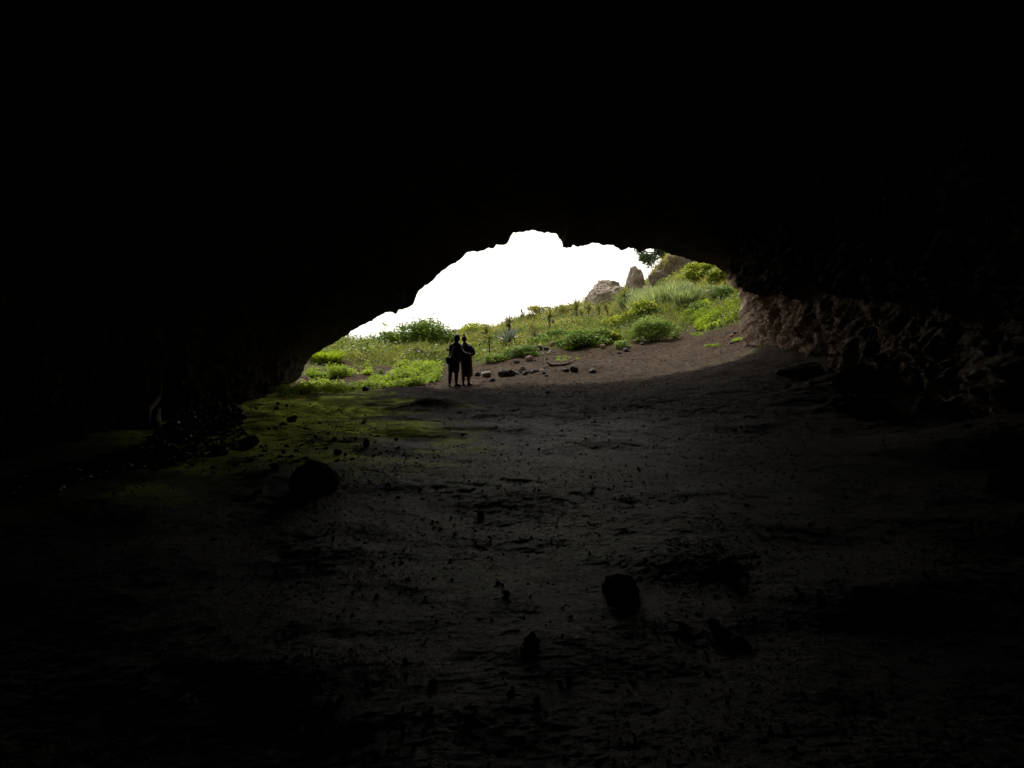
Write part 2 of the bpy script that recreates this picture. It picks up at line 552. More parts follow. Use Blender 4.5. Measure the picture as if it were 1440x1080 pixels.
gf = np.stack([idx[:-1, :-1], idx[:-1, 1:], idx[1:, 1:], idx[1:, :-1]], -1).reshape(-1, 4)

Z_MOSS = zone([(330, 562), (400, 548), (480, 552), (530, 572), (575, 596), (565, 622), (510, 648), (470, 660), (400, 665), (250, 650), (190, 668), (120, 690), (60, 680), (190, 640), (260, 625), (330, 610), (300, 585)])
Z_PATH = zone([(520, 520), (560, 514), (620, 514), (640, 514), (690, 509), (712, 503), (745, 497), (785, 489), (830, 487), (868, 487), (890, 478), (945, 474), (958, 464), (985, 462), (1000, 466), (1030, 460),
               (1046, 452), (1060, 488), (1000, 520), (860, 560), (640, 560), (620, 542), (580, 522)])
Z_BROWN1 = zone([(430, 528), (470, 520), (520, 516), (580, 515), (560, 522), (520, 535), (470, 538), (430, 540)])
Z_BROWN2 = zone([(436, 504), (470, 507), (500, 508), (520, 516), (490, 517), (440, 513)])
flat = gv
sel = (flat[:, 1] > 2) & (flat[:, 1] < 80) & (np.abs(flat[:, 0]) < 30)
moss = np.zeros(len(gv)); green = np.zeros(len(gv)); anym = np.zeros(len(gv))
sx, sy = flat[sel, 0], flat[sel, 1]
mo = soft(sx, sy, Z_MOSS, 1.3, 1.25, 1, 40)
patch = sstep(.0, .6, fbm(sx * .5, sy * .5, 0 * sx, 33, 3)) * .30 * (1 - sstep(13, 17, sy)) * (1 - .75 * sstep(.5, 3, sx))
right = sstep(1.5, 4.5, sx) * (1 - sstep(14, 18, sy)) * .02
moss[sel] = np.clip(mo * .95 + patch + right, 0, 1)
anym[sel] = np.clip(mo * 1.1 + patch * .5 + right * 1.2, 0, 1)
bare = np.maximum.reduce([soft(sx, sy, Z_PATH, .5, .3, 2), soft(sx, sy, Z_BROWN1, .35, .2, 3), soft(sx, sy, Z_BROWN2, .35, .2, 4)])
green[sel] = sstep(27, 28.8, sy) * (1 - bare)
green[flat[:, 1] >= 80] = 1
green[(np.abs(flat[:, 0]) >= 30)] = 1
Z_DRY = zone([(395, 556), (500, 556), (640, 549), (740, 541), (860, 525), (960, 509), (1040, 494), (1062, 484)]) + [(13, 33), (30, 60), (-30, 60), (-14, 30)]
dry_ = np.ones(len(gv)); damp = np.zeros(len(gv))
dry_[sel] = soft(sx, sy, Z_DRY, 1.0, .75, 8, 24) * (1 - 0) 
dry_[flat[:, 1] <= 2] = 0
damp = (1 - sstep(13, 21, flat[:, 1])) * (1 - dry_) * (1 - .62 * sstep(1.2, 4.6, flat[:, 0] + .5 * fbm(flat[:, 0] * .5, flat[:, 1] * .5, 0 * flat[:, 0], 47, 3))) * (1 - .6 * sstep(2.2, 4.8, -flat[:, 0]))
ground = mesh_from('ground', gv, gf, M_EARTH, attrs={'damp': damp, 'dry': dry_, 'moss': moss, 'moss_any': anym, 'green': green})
ground['kind'] = 'structure'

# the sea below the headland, reaching the horizon
wm, wt, wp, _ = newmat('sea_water')
wp.inputs['Base Color'].default_value = (.05, .09, .11, 1)
wp.inputs['Roughness'].default_value = .25
bump(wt, wp, tnoise(wt, .25, 5, .6, coord(wt)), .5, .4)
sea = mesh_from('sea', [(-5500, 100, -20), (5500, 100, -20), (5500, 5600, -20), (-5500, 5600, -20)], np.array([(0, 1, 2, 3)]), wm)
sea['kind'] = 'structure'

# ------------------------------------------------------------------ the cave: one rock mass with a tunnel through it
RIM = [(380, 640, 25.2), (392, 590, 25.4), (399, 552, 25.6), (401, 542, 25.7), (415, 537, 25.8), (424, 525, 25.9), (427, 517, 25.9), (432, 507, 26), (441, 499, 26), (459, 487, 26), (469, 484, 26), (477, 477, 26.1), (497, 465, 26.2), (510, 457, 26.2),
       (522, 450, 26.3), (535, 442, 26.3), (547, 438, 26.4), (551, 438.5, 26.4), (555, 441.5, 26.4), (557.5, 441, 26.4), (558.6, 435, 26.4), (562, 434.5, 26.4), (565, 435.5, 26.4), (575, 433.5, 26.5), (582, 426, 26.5), (586, 417, 26.5), (588, 411, 26.5), (589.5, 407, 26.5), (598, 400, 26.6), (607, 394, 26.6),
       (625, 379, 26.7), (640, 371.5, 26.7), (650, 364, 26.8), (658, 358, 26.8), (665, 353.5, 26.8), (670, 354.5, 26.8), (677, 350.5, 26.8), (687, 347.5, 26.9), (692, 349, 26.9), (698, 346.5, 26.9), (705, 345, 26.9), (712, 341, 26.9), (715, 337, 26.9), (720, 332, 26.9), (725, 328, 27),
       (732, 326, 27), (745, 323.5, 27), (751, 323.5, 27), (757, 326.5, 27), (763, 326, 27), (770, 326, 27), (778, 327.5, 27), (783, 331, 27), (787, 337, 27), (790, 343, 27), (791.5, 348.5, 27), (804, 348.3, 27.1), (805, 345, 27.1), (815, 345.2, 27.1), (826, 342.5, 27.2), (835, 340.8, 27.2), (846, 342.5, 27.2), (855, 344, 27.3), (863, 346, 27.3), (867, 349, 27.3), (880, 350.5, 27.4),
       (884, 348.5, 27.4), (890, 348.5, 27.4), (895, 351, 27.4), (900, 354, 27.5), (906, 351, 27.5), (915, 350, 27.6), (925, 350, 27.7), (932, 354, 27.8), (943, 357, 27.9), (950, 360, 28), (962, 363, 28.1), (970, 365.5, 28.2), (982, 371, 28.4), (990, 370.5, 28.5), (997, 371, 28.6),
       (1005, 374, 28.8), (1010, 377, 28.9), (1020, 386, 29.1), (1026, 393, 29.2), (1030, 399, 29.3), (1036, 410, 29.5), (1040, 422, 29.7), (1039.5, 432, 29.8), (1039, 442, 29.9), (1040, 452, 30), (1041, 462, 30), (1044, 471, 30), (1048, 480, 29.9), (1056, 495, 29.8), (1070, 520, 29.6), (1085, 560, 29.4)]
rimp = np.array([P(*r) for r in RIM])
seg = np.r_[0, np.cumsum(np.linalg.norm(np.diff(rimp, axis=0), axis=1))]
# more columns where the wall is seen in the light
wd = np.interp(np.linspace(0, 1, 400), [0, .08, .12, .7, .78, 1], [1, 1, 1.1, 1.1, 2.3, 2.3])
cum = np.cumsum(wd); cum = (cum - cum[0]) / (cum[-1] - cum[0])
NS = 760
ss = np.interp(np.linspace(0, 1, NS), cum, np.linspace(0, 1, 400)) * seg[-1]
rim = np.stack([np.interp(ss, seg, rimp[:, k]) for k in range(3)], 1)
X0, Z0, A0, H0 = 1.0, 0.0, 7.8, 5.2
jag = 0.045 * fbm(ss * 3.3, 0 * ss, 0 * ss, 101, 3, .7)
outd = np.stack([(rim[:, 0] - X0) / A0, (rim[:, 2] - Z0) / H0], 1)
outd /= np.linalg.norm(outd, axis=1)[:, None]
rim[:, 0] += outd[:, 0] * jag; rim[:, 2] += outd[:, 1] * jag
rim[:, 1] += 0.12 * fbm(ss * 1.1, 0 * ss, 0 * ss, 107, 3)
phi = np.arctan2((rim[:, 2] - Z0) / H0, (rim[:, 0] - X0) / A0)
phi = np.where(phi < -math.pi / 2, phi + 2 * math.pi, phi)
phi = np.minimum.accumulate(phi)      # runs from just over pi down to just under 0
SY = [-14, -9, -4, 0, 4, 8, 12, 16, 18, 21, 24, 27, 31]
SL = [-3.5, -5.6, -6.3, -6.3, -6.2, -6.0, -6.3, -6.7, -6.8, -7.0, -7.2, -7.5, -7.7]
SR = [3.0, 5.6, 6.4, 6.6, 6.6, 6.7, 7.2, 7.8, 8.0, 8.3, 8.6, 9.0, 9.3]
SH = [1.5, 4.2, 5.4, 6, 6.6, 7.2, 7.4, 7.4, 7.2, 6.8, 6.4, 6.2, 6.2]
def section(y, ph):
    L, Rr, Hh = np.interp(y, SY, SL), np.interp(y, SY, SR), np.interp(y, SY, SH)
    cx, a = (L + Rr) / 2, (Rr - L) / 2
    c, s = np.cos(ph), np.sin(ph)
    e = 2 / 2.6
    return cx + a * np.sign(c) * np.abs(c) ** e, np.sign(s) * np.abs(s) ** e * np.where(s > 0, Hh, 3.0)
rings, dist_in = [], []
for r_, dy in ((34, -16), (22, -8), (14, -3), (9, -1.0), (6, -.1), (4, .4), (2.6, .55), (1.6, .6), (1.0, .55), (.6, .45), (.3, .3), (.12, .14)):
    q = rim.copy()
    q[:, 0] += outd[:, 0] * r_; q[:, 2] += outd[:, 1] * r_; q[:, 1] += dy
    rings.append(q); dist_in.append(np.full(NS, -r_))
rings.append(rim.copy()); dist_in.append(np.zeros(NS))
steps, d_ = [], 0.06
while True:
    steps.append(d_)
    if d_ > 42: break
    d_ += .07 if d_ < 16 else (.14 if d_ < 22 else .5)
for d_ in steps:
    y = rim[:, 1] - d_
    v = np.clip(d_ / 6.5, 0, 1)
    wgt = 1 - (1 - v) ** 2.2
    sxn, szn = section(y, phi)
    q = np.stack([rim[:, 0] * (1 - wgt) + sxn * wgt, y, rim[:, 2] * (1 - wgt) + szn * wgt], 1)
    rings.append(q); dist_in.append(np.full(NS, d_))
C = np.array(rings); D = np.array(dist_in)
cx = (np.interp(C[..., 1], SY, SL) + np.interp(C[..., 1], SY, SR)) / 2
nd = np.stack([(C[..., 0] - cx) / 7.2, 0 * cx, (C[..., 2] - .6) / 5.5], -1)
nd /= np.linalg.norm(nd, axis=-1)[..., None] + 1e-9
x, y, z = C[..., 0], C[..., 1], C[..., 2]
fade_in = sstep(.05, 2.2, D)
fade_out = sstep(.1, 2.5, -D)
tuffw = sstep(3.5, 5.5, x) * sstep(-.2, .5, D)
# overhanging ledge above the right-hand wall
zl = np.interp(y, [8, 12, 15.5, 18, 21, 25, 29, 31], [1.9, 1.95, 2.15, 2.45, 2.85, 3.4, 3.75, 3.9]) + .30 * fbm(y * 1.3, x * .6, 0 * y, 131, 4, .6)
ledge = sstep(zl - .15, zl + .35, z) * sstep(10, 17, y) * (1 - .75 * sstep(zl + .4, zl + 3.2, z)) * sstep(3.0, 6, x) * sstep(.3, 4.5, D)
big = fbm(x * .35, y * .35, z * .35, 140, 3) * .42 + .10
mid = fbm(x * 1.2, y * 1.2, z * .8, 150, 4, .55) * .20
sml = fbm(x * 4.6, y * 5.2 + z * 1.8, z * 2.8, 160, 4, .7) * .11
pit = np.clip(.60 - worley(x * 1.9, y * 2.3 + z * .9, z * 1.3, 170), 0, 1) * (.35 + .65 * sstep(-.3, .3, vnoise(x * .9, y * .9, z * .9, 175)))
pit2 = np.clip(.55 - worley(x * 4, y * 4.6 + z * 1.5, z * 2.9, 180), 0, 1)
ua, va = (y * .62 + z * .78), (-y * .78 + z * .62)
streak = (1 - np.abs(fbm(ua * 3.4, va * .95, x * 1.2, 185, 4, .6))) * sstep(26, 21, y) if False else (1 - 2 * np.abs(fbm(ua * 3.0, va * .9, x * 1.2, 185, 4, .6))) * (1 - .6 * sstep(21, 27, y))
disp = fade_in * (big * sstep(1.5, 6, D) + mid * .8 + sml) + tuffw * fade_in * (pit * .34 * sstep(.05, .35, pit) + pit2 * .16 - streak * .085) - ledge * .62
disp = disp + fade_out * (fbm(x * .6, y * .6, z * .6, 190, 4) * .5)
C = C + nd * disp[..., None]
C[..., 1] += fade_out * .5 * fbm(x * .8, y * .8, z * .8, 195, 3) * sstep(.5, 4, -D)
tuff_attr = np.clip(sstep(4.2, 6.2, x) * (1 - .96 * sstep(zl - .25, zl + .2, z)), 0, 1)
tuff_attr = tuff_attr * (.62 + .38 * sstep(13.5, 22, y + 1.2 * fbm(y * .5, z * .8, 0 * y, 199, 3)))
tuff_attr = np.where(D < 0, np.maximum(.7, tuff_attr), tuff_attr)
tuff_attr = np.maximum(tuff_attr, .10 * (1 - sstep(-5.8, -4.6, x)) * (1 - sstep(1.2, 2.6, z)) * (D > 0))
s0 = P(1150, 450, 21)
salt = np.exp(-((y - (s0[1] - .1 * (z - 2))) / .42) ** 2) * (x > 5) * sstep(.9, 1.4, z) * (1 - sstep(2.6, 2.9, z))
nr = C.shape[0]
ci = np.arange(nr * NS).reshape(nr, NS)
cf = np.stack([ci[:-1, :-1], ci[1:, :-1], ci[1:, 1:], ci[:-1, 1:]], -1).reshape(-1, 4)
# close the far end and the underside of the last ring
cv = C.reshape(-1, 3)
cap = len(cv)
cv = np.vstack([cv, C[-1].mean(0)[None] - np.array([[0, .3, 0]])])
ct = np.stack([ci[-1, :-1], np.full(NS - 1, cap), ci[-1, 1:]], -1)
ct = np.vstack([ct, [[ci[-1, -1], cap, ci[-1, 0]]]])
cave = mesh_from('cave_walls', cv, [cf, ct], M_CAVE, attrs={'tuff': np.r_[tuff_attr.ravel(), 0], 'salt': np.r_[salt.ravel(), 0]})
cave['kind'] = 'structure'
#SPLIT_OBJECTS
# ------------------------------------------------------------------ leaves and blades
def blades(pos, hgt, wid, lean, laz, tint, rr, segs=2):
    """upright tapering blades: pos (n,3); lean = sideways throw of the tip as a share of the height, towards laz"""
    n = len(pos)
    f = rr.uniform(0, 2 * np.pi, n)
    wx, wy = np.cos(f), np.sin(f)
    lx, ly = np.cos(laz) * lean, np.sin(laz) * lean
    V = []
    for k in range(segs):
        tt = k / segs
        bend = tt ** 1.8
        c = pos + np.stack([lx * hgt * bend, ly * hgt * bend, hgt * (tt - .18 * lean * bend)], 1)
        hw = wid * .5 * (1 - .45 * tt ** 1.5)
        off = np.stack([wx * hw, wy * hw, 0 * hw], 1)
        V += [c - off, c + off]
    V.append(pos + np.stack([lx * hgt, ly * hgt, hgt * (1 - .18 * lean)], 1))
    k = 2 * segs + 1
    V = np.stack(V, 1).reshape(-1, 3)
    b = np.arange(n)[:, None] * k
    Fq = [b + np.array([[2 * j, 2 * j + 1, 2 * j + 3, 2 * j + 2]]) for j in range(segs - 1)]
    Ft = b + np.array([[2 * segs - 2, 2 * segs - 1, 2 * segs]])
    tv = np.repeat(tint, k)
    return V, (np.concatenate(Fq) if Fq else np.zeros((0, 4), int)), Ft, tv

def leaves(pos, size, aspect, tint, rr, up=.35):
    """folded leaf blades with random facing"""
    n = len(pos)
    d = rr.normal(size=(n, 3)); d[:, 2] = np.abs(d[:, 2]) * .6 - .15
    d /= np.linalg.norm(d, axis=1)[:, None]
    nn = rr.normal(size=(n, 3)); nn[:, 2] += up * 3
    s = np.cross(d, nn); s /= np.linalg.norm(s, axis=1)[:, None] + 1e-9
    u = np.cross(s, d)
    L = size[:, None]
    W = (size * aspect)[:, None]
    base = pos - d * L * .5
    V = np.stack([base, base + d * L * .45 + s * W * .5 + u * W * .18, base + d * L - u * L * .08, base + d * L * .45 - s * W * .5 + u * W * .18], 1).reshape(-1, 3)
    b = np.arange(n)[:, None] * 4
    F = np.concatenate([b + np.array([[0, 1, 2]]), b + np.array([[0, 2, 3]])])
    return V, np.zeros((0, 4), int), F, np.repeat(tint, 4)

def jointint(parts):
    V, fs = join([p[:3] for p in parts])
    return V, fs, np.concatenate([p[3] for p in parts])

def scatter(poly, n, rr, keep=None):
    p = np.array(poly)
    lo, hi = p.min(0), p.max(0)
    out = []
    while sum(len(o) for o in out) < n:
        q = rr.uniform(lo, hi, (n * 2, 2))
        q = q[inpoly(q[:, 0], q[:, 1], poly)]
        if keep is not None:
            q = q[rr.uniform(size=len(q)) < keep(q[:, 0], q[:, 1])]
        out.append(q)
    q = np.concatenate(out)[:n]
    return np.c_[q, H(q[:, 0], q[:, 1])]

def stuff(name, V, fs, tint, mat, label, cat):
    o = mesh_from(name, V, fs, mat, attrs={'tint': tint}, smooth=False)
    o['kind'] = 'stuff'
    o['label'] = label
    o['category'] = cat
    return o

# --- meadow on the slope outside
rr = np.random.RandomState(5)
yy = rr.uniform(28.5, 66, 330000)
xx = rr.uniform(-.52, .40, len(yy)) * yy
wgt = (yy / 66) * np.clip(1.35 - yy / 90, .3, 1)
m = rr.uniform(size=len(yy)) < wgt * (1 - .45 * sstep(46, 60, yy))
xx, yy = xx[m], yy[m]
gz = H(xx, yy)
pxx, pyy = to_px(xx, yy, gz)
bare = np.maximum.reduce([soft(xx, yy, Z_PATH, .45, .25, 2), soft(xx, yy, Z_BROWN1, .3, .2, 3), soft(xx, yy, Z_BROWN2, .3, .2, 4)])
patchy = sstep(-.6, .1, fbm(xx * .6, yy * .6, 0 * xx, 310, 3))
m = (bare < rr.uniform(.05, .5, len(xx))) & (rr.uniform(size=len(xx)) < .25 + .75 * patchy) & ~((xx < -3) & (yy < 31.5))
m &= (pxx > 380) & (pxx < 1090)
xx, yy, gz, bare = xx[m], yy[m], gz[m], bare[m]
n = len(xx)
dry = sstep(.0, .7, fbm(xx * .28, yy * .28, 0 * xx, 320, 3) + .75 * sstep(42, 54, yy))  # dry patches; the paler far ridge is haze painted into the tint
lean = rr.uniform(.2, 1.3, n)
hg = rr.uniform(.16, .46, n) * (1 + .5 * fbm(xx * .5, yy * .5, 0 * xx, 330, 2)) * (1 + .25 * sstep(38, 50, yy))
hg = hg * (1 - .55 * ((bare > .02)))
tint = np.clip(.30 + .40 * dry + rr.normal(size=n) * .16 + .12 * vnoise(xx * 2, yy * 2, 0 * xx, 340), 0, 1)
V, q, t_, tv = blades(np.c_[xx, yy, gz - .03], hg, rr.uniform(.02, .05, n), lean, rr.uniform(0, 6.28, n), tint, rr)
stuff('meadow_grass', V, [q, t_], tv, M_MEADOW, 'rough olive grass covering the slope outside the cave mouth', 'grass')

rr = np.random.RandomState(15)
n = 85000
yy = rr.uniform(33, 62, n); xx = rr.uniform(-.35, .36, n) * yy
cl = fbm(xx * .9, yy * .9, 0 * xx, 370, 4, .6)
bare = np.maximum.reduce([soft(xx, yy, Z_PATH, .45, .25, 2), soft(xx, yy, Z_BROWN1, .3, .2, 3), soft(xx, yy, Z_BROWN2, .3, .2, 4)])
m = (cl > -.05) & (bare < .3) & ~((xx < -3) & (yy < 32.5))
xx, yy, cl = xx[m], yy[m], cl[m]
n = len(xx)
c = np.c_[xx, yy, H(xx, yy) + rr.uniform(.0, .55, n) * np.clip(cl * 2, .3, 1)]
tint = np.clip(.42 + .5 * vnoise(xx * .35, yy * .35, 0 * xx, 380) + rr.normal(size=n) * .2, 0, 1)
V, q, f, tv = leaves(c, rr.uniform(.07, .17, n), rr.uniform(.4, .7, n), tint, rr, .5)
M_HERB = leaf_mat('herb_leaf', [(0, (.030, .060, .012)), (.4, (.095, .150, .030)), (.75, (.19, .235, .05)), (1, (.36, .36, .13))], .42, .45)
stuff('undergrowth', V, [f], tv, M_HERB, 'mixed leafy undergrowth among the grass of the slope', 'undergrowth')

# --- bright ground cover in front of the mouth and at the foot of the right-hand slope
def cover(name, polys, label, per, hrange, lrange, seed, bare_cut=True):
    rr = np.random.RandomState(seed)
    parts = []
    for poly, n in polys:
        kp = lambda x, y: .02 + .98 * sstep(-.05, .4, fbm(x * 1.9, y * 1.9, 0 * x, 400 + seed, 3))
        c = scatter(poly, n, rr, kp)
        hh = rr.uniform(*hrange, n) * (1 + .6 * vnoise(c[:, 0] * 1.3, c[:, 1] * 1.3, 0 * c[:, 0], 410 + seed))
        tb = np.clip(.5 + .3 * vnoise(c[:, 0] * .9, c[:, 1] * .9, 0 * c[:, 0], 415 + seed) + rr.normal(size=n) * .12, 0, 1)
        V1 = blades(c - (0, 0, .02), hh, rr.uniform(.006, .014, n), rr.uniform(.1, .5, n), rr.uniform(0, 6.28, n), tb * .7, rr, 1)
        pl = np.repeat(c, per, 0)
        k = len(pl)
        pl = pl + np.c_[rr.normal(size=(k, 2)) * .05, np.repeat(hh, per) * rr.uniform(.35, 1.1, k)]
        tl = np.clip(np.repeat(tb, per) + rr.normal(size=k) * .16, 0, 1)
        parts += [V1, leaves(pl, rr.uniform(*lrange, k), rr.uniform(.5, .8, k), tl, rr, .7)]
    V, fs, tv = jointint(parts)
    return stuff(name, V, fs, tv, M_LIME, label, 'ground cover')
cover('ground_cover', [(zone([(392, 552), (425, 541), (470, 541), (520, 535), (550, 525), (556, 516), (590, 512), (612, 516), (622, 526), (616, 540), (580, 544), (540, 547), (480, 553), (430, 558), (395, 560)]), 1500),
                       (zone([(430, 531), (436, 520), (455, 517), (475, 520), (500, 520), (520, 518), (522, 526), (495, 531), (470, 533), (450, 534)]), 800),
                       (zone([(545, 537), (552, 525), (575, 521), (600, 522), (619, 528), (612, 541), (580, 543), (555, 543)]), 1000)],
      'bright lime ground cover growing along the left cave mouth', 9, (.04, .30), (.05, .10), 1)
cover('bank_cover', [(zone([(976, 460), (985, 448), (1000, 440), (1020, 430), (1038, 418), (1041, 447), (1020, 457), (1000, 463), (985, 466)]), 2600),
                     (zone([(955, 452), (970, 440), (990, 430), (1000, 437), (985, 450), (968, 460)]), 900)],
      'bright lime ground cover on the bank beside the right cave wall', 9, (.06, .28), (.05, .11), 2)
cover('path_weeds', [(zone([(992, 488), (1006, 484), (1016, 486), (1004, 491)]), 120), (zone([(1030, 481), (1040, 477), (1046, 478), (1036, 483)]), 90), (zone([(973, 470), (985, 468), (990, 471), (978, 473)]), 70),
                     (zone([(782, 500), (812, 497), (813, 505), (798, 507), (783, 508)]), 60), (zone([(862, 470), (890, 472), (905, 480), (880, 484)]), 120)],
      'low sparse weeds dotted over the brown dirt path', 6, (.02, .07), (.03, .06), 3)

# --- moss on the cave floor, lit through from the mouth
rr = np.random.RandomState(9)
c = scatter(Z_MOSS, 45000, rr, lambda x, y: np.clip(1.25 * soft(x, y, Z_MOSS, .9, .55, 1, 8) - .15, 0, 1) * (.06 + .94 * sstep(-.25, .35, fbm(x * 1.7, y * 2.4, 0 * x, 350, 4, .65))))
k = len(c)
tm = np.clip(.28 + .22 * vnoise(c[:, 0] * 1.2, c[:, 1] * 1.2, 0 * c[:, 0], 352) + rr.normal(size=k) * .15, 0, 1)
V, q, t_, tv = blades(c - (0, 0, .012), rr.uniform(.010, .030, k), rr.uniform(.006, .013, k), rr.uniform(.1, .7, k), rr.uniform(0, 6.28, k), tm, rr, 1)
M_MOSS = leaf_mat('moss', [(0, (.05, .06, .012)), (.5, (.12, .14, .022)), (1, (.2, .21, .05))], .5, .8)
stuff('moss', V, [q, t_] if len(q) else [t_], tv, M_MOSS, 'olive moss carpeting the left side of the cave floor', 'moss')

# ------------------------------------------------------------------ shrubs, palms and other single plants
def bush(name, label, cat, px, py, wpx, hpx, leaf, nleaf, mat, seed, lobes=11, depth=.8, aspect=.5, group=None, wisps=0, d=None, tshift=0, bare=.0, wood=None):
    rr = np.random.RandomState(seed)
    g = G(px, py) if d is None else np.r_[P(px, py, d)]
    if d is not None: g[2] = float(H(g[0], g[1]))
    m = g[1] / FPX
    W, Hh = wpx * m, hpx * m
    root = thing(name, label, cat, g - (0, 0, .04), 0, group)
    cs, rs = [], []
    for k in range(lobes):
        a = rr.uniform(0, 6.28); r = math.sqrt(rr.uniform(0, 1)) * .74
        zc = rr.uniform(bare + .18, .78) * (1 - .45 * r * r)
        cs.append((math.cos(a) * r * W / 2, math.sin(a) * r * W / 2 * depth, zc * Hh))
        rs.append(rr.uniform(.16, .30))
    cs = np.array(cs); rs = np.array(rs)
    per = np.maximum((nleaf * 1.35 * rs ** 2 / (rs ** 2).sum()).astype(int), 8)
    L, T = [], []
    for cc, r, k in zip(cs, rs, per):
        dv = rr.normal(size=(k, 3)); dv /= np.linalg.norm(dv, axis=1)[:, None]
        rad = r * (.55 + .55 * rr.uniform(size=k) ** .5) * np.where(rr.uniform(size=k) < .13, rr.uniform(1.05, 1.5, k), 1)
        gate = vnoise(dv[:, 0] * 2 + cc[0], dv[:, 1] * 2, dv[:, 2] * 2, seed) > -.45
        q = cc + dv * rad[:, None] * np.array([W, W * depth, Hh * 1.05])
        ok = gate & (q[:, 2] > .02 * Hh)
        L.append(q[ok]); T.append(np.clip(.45 + tshift + rr.normal() * .14 + rr.normal(size=ok.sum()) * .17, 0, 1))
    for k in range(wisps):
        a = rr.uniform(-1, 1)
        x0 = a * W * .42; h0 = Hh * rr.uniform(.75, .9) * (1 - .3 * abs(a)); h1 = Hh * rr.uniform(1.02, 1.25)
        kk = 16
        tt = rr.uniform(0, 1, kk)
        L.append(np.c_[x0 + tt * rr.normal() * .1 * W + rr.normal(size=kk) * leaf * .8, rr.normal(size=kk) * leaf, h0 + (h1 - h0) * tt])
        T.append(np.clip(.65 + rr.normal(size=kk) * .15, 0, 1))
    L = np.concatenate(L); T = np.concatenate(T)
    V, q, f, tv = leaves(L, leaf * rr.uniform(.7, 1.3, len(L)), np.full(len(L), aspect) * rr.uniform(.8, 1.2, len(L)), T, rr)
    mesh_from('foliage', V, [f], mat, root, False, {'tint': tv})
    st = []
    for cc in cs[:max(5, lobes)]:
        b = np.array((rr.normal() * .07 * W, rr.normal() * .05 * W, 0))
        mid = (b + cc) / 2 + rr.normal(size=3) * .04 * W
        st.append(tube([b, mid, cc], [.018 * Hh + .006, .012 * Hh + .004, .006], 5))
    V, fs = join(st)
    mesh_from('stem', V, fs, wood or M_BARK, root)
    return root

def tuft(name, label, cat, px, py, wpx, hpx, nb, wid, mat, seed, spread=.5, lean=(.1, .8), group=None, tshift=0):
    """a clump of long arching leaves from one base, with a root crown"""
    rr = np.random.RandomState(seed)
    g = G(px, py); m = g[1] / FPX
    W, Hh = wpx * m, hpx * m
    root = thing(name, label, cat, g - (0, 0, .03), 0, group)
    a = rr.uniform(0, 6.28, nb); r = np.sqrt(rr.uniform(0, 1, nb)) * W * .5 * spread
    pos = np.c_[np.cos(a) * r, np.sin(a) * r, 0 * r]
    pos[:, 2] = H(g[0] + pos[:, 0], g[1] + pos[:, 1]) - g[2]
    V, q, t_, tv = blades(pos, Hh * rr.uniform(.5, 1.05, nb), wid * rr.uniform(.7, 1.3, nb), rr.uniform(*lean, nb), a + rr.normal(size=nb) * .6, np.clip(.5 + tshift + rr.normal(size=nb) * .2, 0, 1), rr, 3)
    mesh_from('leaves', V, [q, t_], mat, root, False, {'tint': tv})
    v, f, t3 = tube([(0, 0, -.05), (0, 0, .05 * Hh), (0, 0, .12 * Hh)], [W * .10, W * .13, W * .05], 9)
    mesh_from('root_crown', v, [f, t3], M_BARK, root)
    return root

def palm(label, px, py, top, headpx, seed, kind='cabbage_tree', cat='cabbage tree', group='spiky cabbage trees on the slope', nb=64, trunk=.05, droop=.45, dead=.15, lean=.06):
    """a bare stem carrying a round head of sword leaves, with a skirt of dead ones"""
    rr = np.random.RandomState(seed)
    g = G(px, py); m = g[1] / FPX
    Hh = (py - top) * m; hr = headpx * m * .74
    th = max(Hh - hr * .75, .3 * Hh)
    root = thing(kind, label, cat, g - (0, 0, .05), rr.uniform(0, 6), group)
    lx, ly = rr.normal(size=2) * lean * Hh
    trunk *= .62
    path = [(lx * t * t, ly * t * t, th * t) for t in np.linspace(0, 1, 6)]
    v, f, t3 = tube(path, [trunk * (1.35 - .5 * t) * (1 + .08 * rr.normal()) for t in np.linspace(0, 1, 6)], 8)
    mesh_from('trunk', v, [f, t3], M_BARK, root)
    c = np.array(path[-1])
    parts = []
    for k in range(nb + int(nb * dead)):
        isd = k >= nb
        az = rr.uniform(0, 6.28)
        el = rr.uniform(-.5, 1.45) if not isd else rr.uniform(-1.4, -.6)
        d = np.array((math.cos(az) * math.cos(el), math.sin(az) * math.cos(el), math.sin(el)))
        s = np.cross(d, (0, 0, 1)); s /= np.linalg.norm(s) + 1e-9
        ro = rr.uniform(-1.4, 1.4)
        s = s * math.cos(ro) + np.cross(s, d) * math.sin(ro)
        Lf = hr * rr.uniform(.8, 1.2) * (.7 if isd else 1)
        wd_ = .062 * hr + .016
        b = c - np.array((0, 0, rr.uniform(0, .25 * hr) if isd else 0))
        p1 = b + d * Lf * .5
        p2 = b + d * Lf - np.array((0, 0, droop * Lf * .35 * math.cos(el)))
        parts.append((np.array([b - s * wd_ * .35, b + s * wd_ * .35, p1 + s * wd_ * .5, p1 - s * wd_ * .5, p2]), np.array([[0, 1, 2, 3]]), np.array([[3, 2, 4]]), np.full(5, np.clip((.12 if isd else .42) + rr.normal() * .20, 0, 1))))
    V, fs, tv = jointint(parts)
    mesh_from('crown', V, fs, M_SWORD, root, False, {'tint': tv})
    return root

